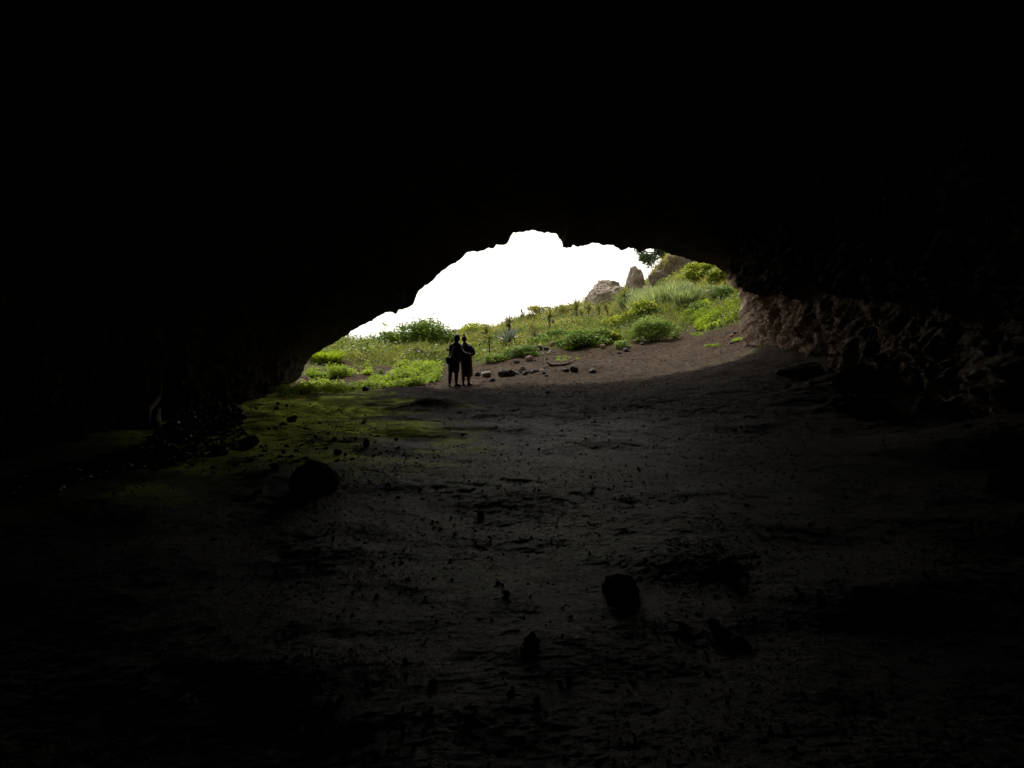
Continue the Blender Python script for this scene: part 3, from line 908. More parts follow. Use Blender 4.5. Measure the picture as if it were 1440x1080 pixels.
palm('slim cabbage tree with shaggy head, just right of the couple', 681, 492, 456, 19, 21, trunk=.055)
palm('thin cabbage tree with a small head, right of the shaggy one', 688.5, 499, 467, 13, 22, trunk=.05)
palm('knee-high young cabbage tree nearest the right-hand person', 673, 496, 478, 9, 23, trunk=.03, nb=40)
palm('dark stemmed cabbage tree rising out of the silvery agave', 717.5, 478, 443, 15, 24, trunk=.11, dead=.6)
palm('tall single-headed cabbage tree on the ridge right of the marker', 773.5, 464, 431, 22, 25, trunk=.07)
palm('stumpy cabbage tree with dead brown leaves behind the tall one', 778.5, 461, 444, 9, 26, trunk=.09, dead=1.2, nb=30)
palm('cabbage tree with the widest round starburst head on the skyline', 811.5, 447, 422, 23, 27, trunk=.07)
palm('pale upright cabbage tree left of the grey rounded boulder', 827.5, 449, 425, 15, 28, trunk=.06)
palm('light green cabbage tree in front of the grey rounded boulder', 842.5, 446, 425, 13, 29, trunk=.05)
palm('brown stemmed cabbage tree in front of the boulder right side', 855, 449, 424, 12, 30, trunk=.075)
palm('fan-headed cabbage tree at the foot of the rock pinnacle', 877.5, 440, 404, 20, 31, trunk=.06, droop=.1)
palm('small thin cabbage tree low between the starburst and pale ones', 818.5, 450, 434, 9, 32, trunk=.05, nb=40)
palm('lone young cabbage tree in the grass left of the big bush', 516.5, 500, 477, 9, 33, trunk=.04, nb=36)

# agave: stout grey leaves in a rosette
def agave(label, px, py, wpx, hpx, seed, nb=34, group=None):
    rr = np.random.RandomState(seed)
    g = G(px, py); m = g[1] / FPX
    root = thing('agave', label, 'agave', g - (0, 0, .04), 0, group)
    parts = []
    for k in range(nb):
        az = rr.uniform(0, 6.28); el = rr.uniform(.25, 1.4)
        Lf = hpx * m * rr.uniform(.75, 1.1)
        d = np.array((math.cos(az) * math.cos(el), math.sin(az) * math.cos(el), math.sin(el)))
        s = np.cross(d, (0, 0, 1)); s /= np.linalg.norm(s); u = np.cross(s, d)
        b = np.array((math.cos(az), math.sin(az), .3)) * .08
        vv, ff = [], []
        prof = [(0, .5), (.3, 1), (.65, .75), (.9, .3), (1, .02)]
        for t, wv in prof:
            c = b + d * Lf * t - np.array((0, 0, .25 * Lf * t * t * math.cos(el)))
            hw = .085 * Lf * wv
            vv += [c - s * hw + u * hw * .5, c - u * hw * .35, c + s * hw + u * hw * .5]
        for i in range(len(prof) - 1):
            a = i * 3
            ff += [(a, a + 1, a + 4, a + 3), (a + 1, a + 2, a + 5, a + 4)]
        parts.append((np.array(vv), np.array(ff), np.zeros((0, 3), int), np.full(len(vv), np.clip(.5 + rr.normal() * .25, 0, 1))))
    V, fs, tv = jointint(parts)
    mesh_from('leaves', V, fs, M_AGAVE, root, True, {'tint': tv})
    v, f, t3 = tube([(0, 0, -.1), (0, 0, .12), (0, 0, .22)], [.16, .2, .1], 9)
    mesh_from('base', v, [f, t3], M_BARK, root)
    return root
agave('large silvery agave rosette round a dark cabbage tree stem', 716, 481, 30, 26, 41, 46)
agave('small grey agave rosette among shrubs below the boulder', 833, 459, 16, 13, 42, 26)

# shrubs
bush('shrub', 'large dark green shrub left of the couple, tallest on the left', 'shrub', 602, 501, 78, 42, .17, 5200, M_SHRUB, 51, 26, .55, .55, wisps=2, d=42, tshift=.02)
bush('shrub', 'leafy green shrub with wispy shoots against the sky', 'shrub', 556, 497, 60, 31, .15, 3000, M_SHRUB, 52, 18, .55, .55, wisps=7, d=43, tshift=.12)
bush('shrub', 'brown-green low round shrub at the foot of the tall left shrub', 'shrub', 597, 513, 34, 16, .09, 1500, M_DRYBUSH, 53, 9, .7, .45, d=36.5, tshift=.1)
bush('shrub', 'olive shrub in the grass at the far left of the meadow', 'shrub', 508, 514, 34, 18, .09, 1300, M_SHRUB, 54, 9, .7, .5, d=36, tshift=.1)
bush('shrub', 'little round dark green bush alone on the brown soil', 'shrub', 533, 526, 11, 11, .05, 500, M_SHRUB, 55, 6, .8, .5, tshift=.18)
bush('shrub', 'wide feathery green shrub on the bare bank right of centre', 'shrub', 917, 480, 64, 34, .12, 6000, M_SHRUB, 56, 22, .5, .28, tshift=.25, bare=.14)
bush('shrub', 'leafy yellow-green shrub spilling to the path left of the small bright bush', 'shrub', 860, 482, 30, 22, .11, 1500, M_SHRUB_YEL, 93, 9, .5, .6, tshift=.05)
bush('shrub', 'mid green shrub at the path edge above the driftwood', 'shrub', 790, 487, 30, 15, .09, 1100, M_SHRUB, 94, 8, .5, .5, tshift=.2)
bush('shrub', 'dark bush behind the bank rocks left of the driftwood', 'shrub', 765, 484, 38, 18, .10, 1300, M_SHRUB, 95, 9, .5, .5, d=38.5, tshift=.0)
bush('shrub', 'small bright bush in front of the feathery shrub', 'shrub', 878, 489, 26, 13, .08, 900, M_SHRUB, 57, 8, .7, .5, tshift=.3)
bush('shrub', 'upright sprig standing at the right foot of the feathery shrub', 'shrub', 927, 480, 9, 13, .06, 260, M_SHRUB, 58, 5, .8, .35, d=36.2, tshift=.35)
bush('shrub', 'yellow-green shrub at the top right under the cave roof', 'shrub', 985, 402, 52, 36, .16, 3200, M_SHRUB_YEL, 59, 18, .6, .6, d=47, tshift=.18)
bush('shrub', 'bright green shrub touching the cave roof edge, rightmost at top', 'shrub', 1014, 408, 42, 26, .14, 2000, M_SHRUB_YEL, 60, 12, .6, .6, d=43, tshift=.05)
bush('shrub', 'yellow leaved shrub below the flax clumps', 'shrub', 905, 460, 56, 28, .14, 2600, M_SHRUB_YEL, 61, 16, .6, .6, d=42, tshift=.05)
bush('shrub', 'yellow-green shrub between the small agave and feathery shrub', 'shrub', 872, 474, 54, 30, .13, 2200, M_SHRUB_YEL, 62, 14, .6, .6, d=42, tshift=.1)
bush('shrub', 'dark shadowy shrub at the edge of the path below the agaves', 'shrub', 816, 489, 62, 26, .11, 3000, M_SHRUB, 63, 16, .5, .5, tshift=-.02)
bush('shrub', 'dark green shrub beside the small agave', 'shrub', 842, 486, 40, 26, .11, 1800, M_SHRUB, 64, 12, .5, .5, tshift=.05)
bush('shrub', 'mid green shrub under the tall ridge cabbage tree', 'shrub', 785, 482, 56, 24, .11, 2400, M_SHRUB, 65, 14, .5, .5, d=38, tshift=.15)
bush('shrub', 'low dark shrub overhanging the path left of the driftwood', 'shrub', 734, 501, 54, 19, .09, 2200, M_SHRUB, 66, 14, .5, .5, tshift=-.05)
bush('shrub', 'low grassy shrub on the path edge right of the couple', 'shrub', 694, 510, 46, 17, .09, 1700, M_SHRUB, 67, 12, .5, .4, tshift=.2)
bush('shrub', 'bare twiggy dead shrub on the slope above the dark rocks', 'shrub', 751, 483, 18, 28, .07, 260, M_DRYBUSH, 68, 9, .8, .5, d=41)
bush('shrub', 'golden bushy shrub on the far ridge behind the couple', 'shrub', 672, 479, 52, 20, .16, 1700, M_SHRUB_YEL, 69, 12, .6, .55, d=53, tshift=.25)
bush('shrub', 'dry brown shrub on the far ridge above the couple', 'shrub', 644, 480, 32, 16, .14, 800, M_DRYBUSH, 70, 8, .6, .5, d=55, tshift=.25)
bush('shrub', 'brown shrub on the skyline right of the white marker', 'shrub', 744, 452, 17, 13, .12, 500, M_DRYBUSH, 71, 6, .7, .5, d=57, tshift=.2)
bush('shrub', 'olive shrub on the skyline beside the tall ridge cabbage tree', 'shrub', 760, 447, 36, 15, .13, 1000, M_MEADOW, 72, 9, .6, .5, d=58, tshift=.1)
bush('shrub', 'grey-green shrub on the skyline between two cabbage tree heads', 'shrub', 794, 440, 38, 18, .13, 1200, M_MEADOW, 73, 9, .6, .5, d=56, tshift=.05)
bush('shrub', 'dark green bush under the yellow shrub near the cave wall', 'shrub', 1020, 428, 38, 20, .12, 1400, M_SHRUB, 74, 10, .6, .5, d=40, tshift=.05)
bush('shrub', 'dark hollow bush on the bank beside the lime ground cover', 'shrub', 984, 452, 26, 18, .10, 1000, M_SHRUB, 75, 9, .7, .5, d=38.5, tshift=-.1)
bush('shrub', 'soft grey-green bush above the lime ground cover', 'shrub', 1003, 436, 40, 24, .11, 2000, M_FLAX, 76, 12, .6, .3, d=40.5, tshift=-.02)
bush('shrub', 'small green shrub growing from the cliff face', 'shrub', 943, 392, 20, 15, .14, 500, M_SHRUB, 77, 6, .6, .5, d=55, tshift=.25)
# flax and grass clumps
for k, (px_, py_, w_, h_, lb) in enumerate((
        (903, 434, 46, 29, 'pale flax clump at the left end of the flax bed'), (925, 430, 48, 33, 'tallest pale flax clump in the middle of the bed'),
        (946, 426, 42, 33, 'grey-green flax clump right of the tallest one'), (965, 430, 36, 31, 'dark flax clump at the right end of the bed'),
        (884, 432, 26, 30, 'narrow flax clump under the fan-headed cabbage tree'))):
    tuft('flax', lb, 'flax', px_, py_, w_, h_, 420, .075, M_FLAX, 80 + k, .75, (.1, .75), 'flax clumps below the cliff', tshift=.24 if k < 2 else .02)
tuft('grass_tussock', 'rounded bright green grass tussock at the left cave mouth', 'grass tussock', 459, 508, 38, 20, 1500, .035, M_LIME, 90, .95, (.3, 1.1), tshift=.1)
tuft('grass_tussock', 'small green tussock at the edge of the path near the driftwood', 'grass tussock', 800, 492, 14, 9, 260, .03, M_LIME, 92, .8, (.3, 1.0), tshift=-.2)
# ------------------------------------------------------------------ rocks
def rock_shape(seed, sub=4, planes=9, rough=.10, boxy=0.0, top=1):
    rr = np.random.RandomState(seed)
    bm = bmesh.new()
    bmesh.ops.create_icosphere(bm, subdivisions=sub, radius=1.0)
    V = np.array([v.co[:] for v in bm.verts])
    F = np.array([[v.index for v in f.verts] for f in bm.faces])
    bm.free()
    pl = rr.normal(size=(planes, 3)); pl /= np.linalg.norm(pl, axis=1)[:, None]
    offs = rr.uniform(.52, .86, planes)
    if boxy:
        ax = np.array([(1, 0, 0), (-1, 0, 0), (0, 1, 0), (0, -1, 0), (0, 0, 1)], float) + rr.normal(size=(5, 3)) * .12
        ax /= np.linalg.norm(ax, axis=1)[:, None]
        pl = np.vstack([pl, ax]); offs = np.r_[offs, np.full(5, boxy)]
    for p, o in zip(pl, offs):
        dd = V @ p - o
        V = V - np.maximum(dd, 0)[:, None] * p * .93
    nrm = V / (np.linalg.norm(V, axis=1)[:, None] + 1e-9)
    V = V + nrm * (rough * fbm(V[:, 0] * 1.8, V[:, 1] * 1.8, V[:, 2] * 1.8, seed, 2) + rough * .55 * fbm(V[:, 0] * 5, V[:, 1] * 5, V[:, 2] * 5, seed + 3, 3, .6))[:, None]
    if top < 1:
        V[:, 2] = np.minimum(V[:, 2], top + .10 * fbm(V[:, 0] * 2, V[:, 1] * 2, 0 * V[:, 0], seed + 9, 3))
    V = V - (V.max(0) + V.min(0)) / 2
    return V / ((V.max(0) - V.min(0)) / 2), F

def rock(label, px, py, wpx, hpx, mat=None, seed=0, name='rock', cat='rock', sub=4, depth=.8, sink=.22, planes=9, rough=.10, boxy=0, d=None, rot=None, at=None, tilt=(0, 0), group=None, taper=0, blunt=0, top=1):
    """a stone whose foot stands at a place on the ground; sink = share of its height under the soil"""
    g = np.array(at) if at is not None else (G(px, py) if d is None else P(px, py, d))
    m = g[1] / FPX
    W, Hh = wpx * m, hpx * m / (1 - sink)
    V, F = rock_shape(seed or (int(px * 13 + py * 7) % 9973), sub, planes, rough, boxy, top)
    if blunt:
        zc = np.clip(np.abs(V[:, 2]), 0, .999)
        V[:, :2] *= np.minimum(((1 - zc ** blunt) ** (1 / blunt) / np.sqrt(1 - zc ** 2)), 2.4)[:, None]
    V[:, :2] *= (1 - taper * V[:, 2:3])
    V = V * np.array([W / 2, W * depth / 2, Hh / 2]) / (1 + .6 * taper, 1 + .6 * taper, 1)
    mt = Matrix.Rotation(tilt[0], 3, 'Y') @ Matrix.Rotation(tilt[1], 3, 'X')
    V = V @ np.array(mt).T
    V[:, 2] += Hh / 2 - Hh * sink
    o = mesh_from(name, V, F, mat or M_BASALT, loc=g)
    return tag(o, label, cat, group)

RK = (
    ('small rounded grey rock beside the right-hand skirt hem', 671, 528.5, 8.5, 6.5, M_BASALT, {}),
    ('wide pale-topped hollow rock, second in the row from the skirt', 684.2, 529.5, 15.5, 7.5, M_PALE, dict(rough=.16)),
    ('biggest round dark rock in the row, with another behind it', 707.5, 530, 15, 11, M_BASALT, {}),
    ('dark rock tucked behind the biggest round rock of the row', 719, 528, 11, 9, M_BASALT, dict(depth=.6)),
    ('thin flat stone lying in front of the pale leaning slab', 725.5, 526, 12, 3.2, M_BASALT, dict(depth=.5)),
    ('pale-topped slab leaning among the row of dark rocks', 734.2, 524.5, 14, 9, M_PALE, dict(tilt=(-.45, 0), depth=.55)),
    ('dark triangular rock in front of the pale leaning slab', 738, 527.5, 8, 7, M_BASALT, dict(planes=6)),
    ('little dark stone right behind the triangular rock', 743.7, 524.5, 5, 4.5, M_BASALT, {}),
    ('long dark wedge-shaped rock right of the pale leaning slab', 752, 525, 14, 7.5, M_BASALT, dict(tilt=(.12, 0))),
    ('brownish low rock touching the dark wedge-shaped rock', 762, 523, 9, 4.5, M_BROWN, {}),
    ('small pointed stone in front of the brownish low rock', 765, 525.5, 6, 3.5, M_BASALT, {}),
    ('small flat stone in front of the row below the driftwood', 768.2, 528.5, 6, 2.6, M_BASALT, {}),
    ('dark rock lying alone in front of the row of rocks', 692.3, 537, 9, 6.2, M_BASALT, {}),
    ('dark two-humped rock on the path behind the row of rocks', 726.5, 510.5, 10, 5, M_BASALT, {}),
    ('brown crumbly clod on the path under the low dark shrub', 745, 507, 14, 7.5, M_BROWN, dict(rough=.22)),
    ('low dark rock left of the dome-shaped one by the driftwood', 795.5, 522.5, 10.5, 5, M_BASALT, {}),
    ('dome-shaped black rock just in front of the driftwood', 807, 522.5, 13, 10, M_BASALT, dict(depth=.9)),
    ('dark oblong rock right of the dome-shaped black rock', 833.5, 524, 10.5, 5.8, M_BASALT, dict(tilt=(-.2, 0))),
    ('round dark rock on the bank above the driftwood', 770.3, 481, 7, 6.5, M_BASALT, {}),
    ('brown broken rock right of the round one on the bank', 777.5, 487, 11, 7, M_BROWN, {}),
    ('dark rock half buried in the bank left of the brown broken one', 757, 492, 13, 7, M_BASALT, {}),
    ('dark stone at the bank foot below the brown broken one', 768, 492, 8, 5, M_BASALT, {}),
    ('grey pointed stone leaning at the grassy end of the path', 847, 490, 8, 7, M_BROWN, dict(tilt=(.5, 0))),
    ('dark knobbly rock under the small bright bush', 880.3, 494.5, 9, 6, M_BASALT, {}),
    ('flat dark stone left of the knobbly rock under the bush', 871, 497, 6, 2.6, M_BASALT, {}),
    ('small dark stone on bare soil right of the small bright bush', 902.7, 485, 6, 4, M_BASALT, {}),
    ('tiny dark stone right of the knobbly rock under the bush', 886, 495, 3.6, 2.6, M_BASALT, {}),
    ('dark rock under the right end of the feathery shrub', 949.5, 476, 7, 5, M_BASALT, {}),
    ('dark flat rock at the foot of the right cave wall edge', 1034, 469.5, 9, 4.5, M_BASALT, {}),
    ('pale brown stone before the flat rock at the wall edge', 1029.5, 473, 7, 3.5, M_BROWN, {}),
    ('small stone on the path below the right weeds', 1029, 483.5, 6, 3.5, M_BASALT, {}),
    ('dark hump-like rock below the bright grass tussock', 457.5, 515.5, 10, 5, M_BASALT, {}),
    ('dark stone at the left wall foot in the lime ground cover', 428, 550.5, 9, 6, M_BASALT, {}),
    ('black rock at the near edge of the lime ground cover', 514, 549.5, 10, 6, M_BASALT, {}),
    ('dark brown rock at the foot of the lit cave wall', 1065.5, 482, 15, 15.5, M_BASALT, dict(depth=.9, sink=.12)),
)
for lb, px_, py_, w_, h_, mt, kw in RK:
    rock(lb, px_, py_, w_, h_, mt, sub=3, **kw)

BD = (
    ('large dark boulder sitting on the mossy floor at left', 442, 688, 72, 42, M_BASALT, dict(seed=25, depth=.8, rough=.07, planes=2, sink=.42)),
    ('largest rugged boulder alone on the near floor', 872, 833, 62, 27, M_BASALT_MOSS, dict(seed=19, depth=.9, planes=6, sink=.38, rough=.14, top=.8, taper=.22)),
    ('low dark slab at the foot of the right cave wall', 1126, 529, 74, 20, M_BOULDER, dict(depth=.5)),
    ('huge boulder leaning on the right wall above two others', 1247, 524, 84, 64, M_BASALT_MOSS, dict(seed=7, depth=.7, tilt=(.15, 0), sink=.08)),
    ('humped boulder below the leaning one on the right', 1196, 551, 66, 40, M_BOULDER, dict(depth=.7)),
    ('long low boulder nearest the floor middle on the right', 1202, 581, 80, 28, M_BOULDER, dict(depth=.6, seed=15)),
    ('massive dark boulder cut by the right edge of the photo', 1412, 572, 122, 60, M_BOULDER, dict(seed=9, boxy=.7, depth=.6)),
    ('small rock just left of the massive right-edge boulder', 1345, 553, 18, 15, M_BASALT, {}),
    ('mossy low rock at the foot of the right-hand slope', 1307, 575, 34, 17, M_BASALT_MOSS, {}),
    ('dark rock topped with pale dead leaves at far right', 1408, 690, 62, 34, M_BASALT, dict(depth=.7)),
)
for lb, px_, py_, w_, h_, mt, kw in BD:
    rock(lb, px_, py_, w_, h_, mt, name='boulder', cat='boulder', sub=5, **kw)

NR = (
    ('dark fist-like rock on the near floor below centre', 748, 902, 28, 14, dict(sink=.4, taper=.25, seed=23)),
    ('small dark rock standing near the middle of the floor', 676, 727, 11, 9.5, {}),
    ('dark stone on the near floor at bottom left', 463, 996, 26, 16, dict(depth=.8, sink=.4, taper=.25)),
    ('upper rock of the little cluster right of the lone rugged boulder', 1003, 878, 18, 11, dict(sink=.35)),
    ('broad lower rock of the cluster right of the lone rugged boulder', 1016, 893, 24, 11, dict(sink=.35)),
    ('left rock of the cluster right of the lone rugged boulder', 961, 884, 15, 9, dict(sink=.35)),
    ('left stone of the touching pair at the end of the cluster', 1036, 905, 11, 8, {}),
    ('right stone of the touching pair at the end of the cluster', 1047, 908, 16, 9, {}),
    ('mound shadow shaped as a low dark rock above the cluster', 1022, 806, 28, 22, dict(sink=.4)),  # shadow of the mound, built as a dark rock
    ('oblong dark rock lying on the upper moss', 411, 594.5, 16, 10, dict(tilt=(-.2, 0))),
    ('small tail stone at the left end of the oblong moss rock', 399, 597.5, 11, 4, {}),
    ('dark rock at the left edge of the moss by the rubble', 351, 630, 27, 17, dict(tilt=(-.35, 0))),
    ('black rock in the rubble heap edge left of the moss', 309, 640, 25, 15, {}),
    ('upright dark stone at the right side of the moss', 515, 628.5, 9.5, 12, {}),
    ('dark rounded stone just above the large moss boulder', 475, 639, 12, 8, {}),
    ('flat brown stone left above the large moss boulder', 417, 650, 10, 4, {}),
    ('broad flat stone on the moss left of the large boulder', 386, 658, 17, 7, {}),
)
for lb, px_, py_, w_, h_, kw in NR:
    rock(lb, px_, py_, w_, h_, M_BASALT, sub=4, **kw)

# small stones strewn over the moss and the floor: copies of six shapes
bases = []
for k in range(6):
    V, F = rock_shape(900 + k, 3, 8, .12)
    me_o = mesh_from('stone', V * .5, F, M_BASALT)
    bases.append(me_o)
used = [0] * 6
def stone(px, py, wpx, hpx, label, group, k=None):
    g = G(px, py); m = g[1] / FPX
    k = random.randrange(6) if k is None else k
    o = bases[k] if not used[k] else bases[k].copy()
    if used[k]: COL.objects.link(o)
    used[k] += 1
    o.location = g + np.array((0, 0, hpx * m * .28))
    o.rotation_euler = (random.uniform(-.3, .3), random.uniform(-.3, .3), random.uniform(0, 6.28))
    o.scale = (wpx * m, wpx * m * random.uniform(.7, 1), hpx * m * 1.0)
    return tag(o, label, 'stone', group)
MS = [(444, 616, 5, 6.5), (470, 619, 7, 5), (485, 618, 5, 3.5), (500, 617, 6, 2.6), (486, 640, 6, 5), (459, 632, 6, 5), (403, 629, 7, 6.5), (399, 638, 6, 7), (393, 643.5, 7, 5.5), (410, 643, 8, 5), (430, 645.5, 9, 4.5), (367, 629, 6, 4.5), (374, 628, 4.5, 4),
      (372, 635, 8, 3), (367, 642, 8, 3.5), (353, 648, 9, 4), (391, 569, 6, 5), (389, 575, 8, 4.5), (403, 571.5, 5, 4), (412, 572, 4, 3), (450, 595.5, 5, 3.5), (511, 596, 6, 5), (557, 619, 6, 5.5), (532, 614.5, 5, 3.5), (522, 613, 5, 3), (525, 641.5, 5, 4.5), (536, 638, 5, 3.5),
      (473, 649, 9, 3.5), (495, 646.5, 7, 3.5), (440, 623.5, 4, 2.5), (462, 610, 4, 2.5), (473, 600, 3, 2), (363, 694, 12, 7), (423, 627, 8, 2.6), (417, 634.5, 7, 3), (378, 604, 6, 4), (360, 575, 6, 3), (340, 592, 7, 3.5), (445, 632, 4, 2.5), (560, 630, 5, 3.5), (567, 641, 4, 3),
      (492, 622, 4, 2), (528, 622, 4, 2.5), (380, 648, 5, 2.5), (436, 569, 4, 2.5), (330, 655, 8, 4), (300, 658, 7, 4), (270, 655, 8, 4.5), (345, 662, 6, 3), (420, 600, 4, 2)]
for a in MS:
    stone(*a, 'small dark stone scattered on the mossy floor', 'small stones on the moss')
rq = random.Random(4)
FS = [(700, 822, 10, 6), (712, 836, 12, 8), (650, 612, 5, 2.5), (770, 553, 6, 4.5), (766, 570, 5, 3), (705, 640, 5, 3), (758, 632, 4, 3), (790, 606, 4, 3), (824, 640, 4, 2.5), (985, 645, 4, 3), (640, 752, 7, 4), (560, 700, 8, 4), (545, 682, 8, 4), (590, 690, 6, 3), (530, 840, 10, 6), (610, 960, 14, 8),
      (660, 1010, 16, 9), (755, 985, 12, 7), (800, 955, 10, 6), (890, 960, 9, 5), (965, 700, 6, 4), (1050, 712, 8, 6), (1080, 745, 7, 4), (940, 640, 4, 2.5), (905, 600, 4, 2.5), (850, 575, 4, 3), (1190, 700, 8, 4), (1240, 760, 9, 5), (1120, 830, 10, 5), (1300, 810, 10, 6), (300, 760, 10, 5), (220, 800, 10, 5), (505, 760, 8, 4), (420, 820, 9, 5)]
for a in FS:
    stone(*a, 'small dark stone lying on the bare dim floor', 'small stones on the bare floor')
for _ in range(64):
    a = rq.uniform(0, 1)
    px_ = rq.uniform(560, 1040); py_ = 545 - (px_ - 640) * .12 - rq.uniform(3, 26)
    s_ = rq.uniform(1.5, 4.0)
    stone(px_, py_, s_, s_ * .6, 'tiny dark stone on the daylit dirt path', 'tiny stones on the path')

# outcrops beyond the slope
rock('grey rounded boulder outcrop on the skyline left of the pinnacle', 855, 453, 64, 60, M_TUFF, seed=21, name='outcrop', cat='rock outcrop', sub=6, depth=.8, d=57, sink=.15, rough=.13, planes=0, blunt=2.6)
rock('rough rock pinnacle with narrow rounded top standing against the sky', 893, 430, 36, 56, M_TUFF, seed=33, name='rock_pinnacle', cat='rock pinnacle', sub=6, depth=.9, d=58, sink=.12, rough=.15, planes=0, taper=.34, blunt=2.4, top=.80)
rock('broken rocks at the foot of the pinnacle', 908, 428, 38, 26, M_CLIFF, seed=35, name='outcrop', cat='rock outcrop', sub=5, depth=.8, d=56.5, sink=.2, rough=.22)
cliff = rock('brown craggy cliff under the cave roof with grass on its crest', 972, 436, 150, 90, M_CLIFF, seed=46, name='cliff', cat='cliff', sub=6, depth=.6, d=58, sink=.1, rough=.2, planes=8, taper=.2)
rr = np.random.RandomState(61)
cme = cliff.data
cn = np.zeros(len(cme.vertices) * 3); cme.vertices.foreach_get('normal', cn); cn = cn.reshape(-1, 3)
cc_ = np.zeros(len(cme.vertices) * 3); cme.vertices.foreach_get('co', cc_); cc_ = cc_.reshape(-1, 3)
ok = np.where((cn[:, 2] > .12) & (cc_[:, 0] < -.2) & (fbm(cc_[:, 0] * .8, cc_[:, 1] * .8, cc_[:, 2] * .8, 66, 3) > -.35))[0]
ok = rr.choice(ok, 2600)
V, q, t_, tv = blades(cc_[ok] + rr.normal(size=(2600, 3)) * .05, rr.uniform(.15, .42, 2600), rr.uniform(.025, .05, 2600), rr.uniform(.3, 1.2, 2600), rr.uniform(0, 6.28, 2600), np.clip(.7 + rr.normal(size=2600) * .18, 0, 1), rr)
mesh_from('grass', V, [q, t_], M_MEADOW, cliff, False, {'tint': tv})
# ------------------------------------------------------------------ the dark tree above the cliff
tb = P(940, 372, 62)
tree = thing('tree', 'dark leafy tree branch hanging beside the roof edge above the cliff', 'tree', tb)
mm_ = 62 / FPX
trunk_path = [(0, 0, -.6), (-.25, 0, .3), (-.75, .05, .9), (-1.1, 0, 1.4)]
v, f, t3 = tube(trunk_path, [.17, .14, .10, .05], 8)
mesh_from('trunk', v, [f, t3], M_BARK, tree)
rr = np.random.RandomState(77)
L, T, brs = [], [], []
for k in range(22):
    a = rr.uniform(0, 6.28); r = rr.uniform(.2, 1) ** .5 * 1.15
    cc = np.array((-1.35 + math.cos(a) * r, rr.normal() * .5, 1.15 + math.sin(a) * r * .95))
    if cc[2] < -.15: continue
    brs.append(tube([trunk_path[2], (np.array(trunk_path[2]) + cc) / 2 + rr.normal(size=3) * .1, cc], [.05, .03, .012], 5))
    kk = 150
    dv = rr.normal(size=(kk, 3)); dv /= np.linalg.norm(dv, axis=1)[:, None]
    L.append(cc + dv * rr.uniform(.1, .46, (kk, 1)))
    T.append(np.clip(.45 + rr.normal() * .15 + rr.normal(size=kk) * .2, 0, 1))
L = np.concatenate(L); T = np.concatenate(T)
V, q, f, tv = leaves(L, rr.uniform(.13, .22, len(L)), np.full(len(L), .6), T, rr)
mesh_from('crown', V, [f], M_TREE, tree, False, {'tint': tv})
V, fs = join(brs)
mesh_from('branches', V, fs, M_BARK, tree)

# ------------------------------------------------------------------ driftwood and the marker
g = G(783, 516)
dw = thing('driftwood', 'curved grey-brown driftwood branch with an upright stub on the dirt', 'driftwood', g)
def rel(px, py, dd=0): return P(px, py - .7, g[1] + dd) - g
mp = [rel(768.4, 507.5, .1), rel(770.3, 510.4, .05), rel(774, 513.2), rel(778.5, 514.4), rel(786, 514.1, .05), rel(793.3, 513.2, .1), rel(799, 512, .15), rel(802.5, 510.6, .2), rel(806, 509, .25), rel(810, 506.6, .3)]
mr = np.array([1.4, 2.0, 2.4, 2.5, 2.1, 1.9, 1.7, 1.2, .9, .5]) * g[1] / FPX
v, f, t3 = tube(mp, mr, 9)
v = v + (fbm(v[:, 0] * 9, v[:, 1] * 9, v[:, 2] * 9, 500, 2) * .012)[:, None]
mesh_from('stem', v, [f, t3], M_WOOD, dw)
for pts, rad in (([rel(768.9, 509, .1), rel(768.5, 505.5, .1), rel(768.7, 502, .12)], (1.2, 1.0, .8)), ([rel(771, 510.8, .05), rel(766.5, 510, -.1), rel(764.2, 512.6, -.25), rel(763, 513.8, -.3)], (1.0, .9, .8, .5)), ([rel(800, 511.5, .15), rel(800.5, 508.7, .15)], (.9, .7))):
    v, f, t3 = tube(pts, np.array(rad) * g[1] / FPX, 7)
    mesh_from('branch', v, [f, t3], M_WOOD, dw)
for (p0, p1, lb) in (((769.5, 499), (778, 491.5), 'straight pale dead stick on the path above the driftwood'), ((761.5, 498.5), (765.5, 500), 'short pale stick left above the driftwood')):
    a, b = G(*p0), G(*p1)
    v, f, t3 = tube([a - a + (0, 0, .02), (b - a) * .5 + (0, 0, .07), b - a + (0, 0, .03)], [.028, .024, .012], 6)
    tag(mesh_from('stick', v, [f, t3], M_PALE, loc=a), lb, 'stick')

M_POST = plain('grey_post', (.16, .13, .11), (.26, .22, .19), 10, .8, .01)
M_BOARD = plain('white_board', (.70, .70, .70), (.82, .82, .82), 5, .6, .002)
M_PANEL = plain('slate_panel', (.05, .07, .075), (.11, .135, .14), 8, .6, .004)
mk = G(734.6, 425)
print('marker', mk, to_px(*mk))
u_ = mk[1] / FPX
marker = thing('marker_frame', 'small post frame with white bar and dark panel on the ridge', 'marker', mk)
def box(x0, x1, y0, y1, z0, z1):
    V = np.array([(x, y, z) for z in (z0, z1) for y in (y0, y1) for x in (x0, x1)], float)
    F = np.array([(0, 2, 3, 1), (4, 5, 7, 6), (0, 1, 5, 4), (2, 6, 7, 3), (0, 4, 6, 2), (1, 3, 7, 5)])
    return V, F
for xx_ in (-2.1, 2.1):
    V, F = box((xx_ - .55) * u_, (xx_ + .55) * u_, -.04, .04, -.9, 15.4 * u_)
    mesh_from('post', V, F, M_POST, marker, False)
V, F = box(-2.6 * u_, 2.6 * u_, -.055, -.042, 6.2 * u_, 7.4 * u_)
mesh_from('bar', V, F, M_BOARD, marker, False)
V, F = box(-1.5 * u_, 1.5 * u_, -.035, .02, 1.2 * u_, 6.1 * u_)
mesh_from('panel', V, F, M_PANEL, marker, False)
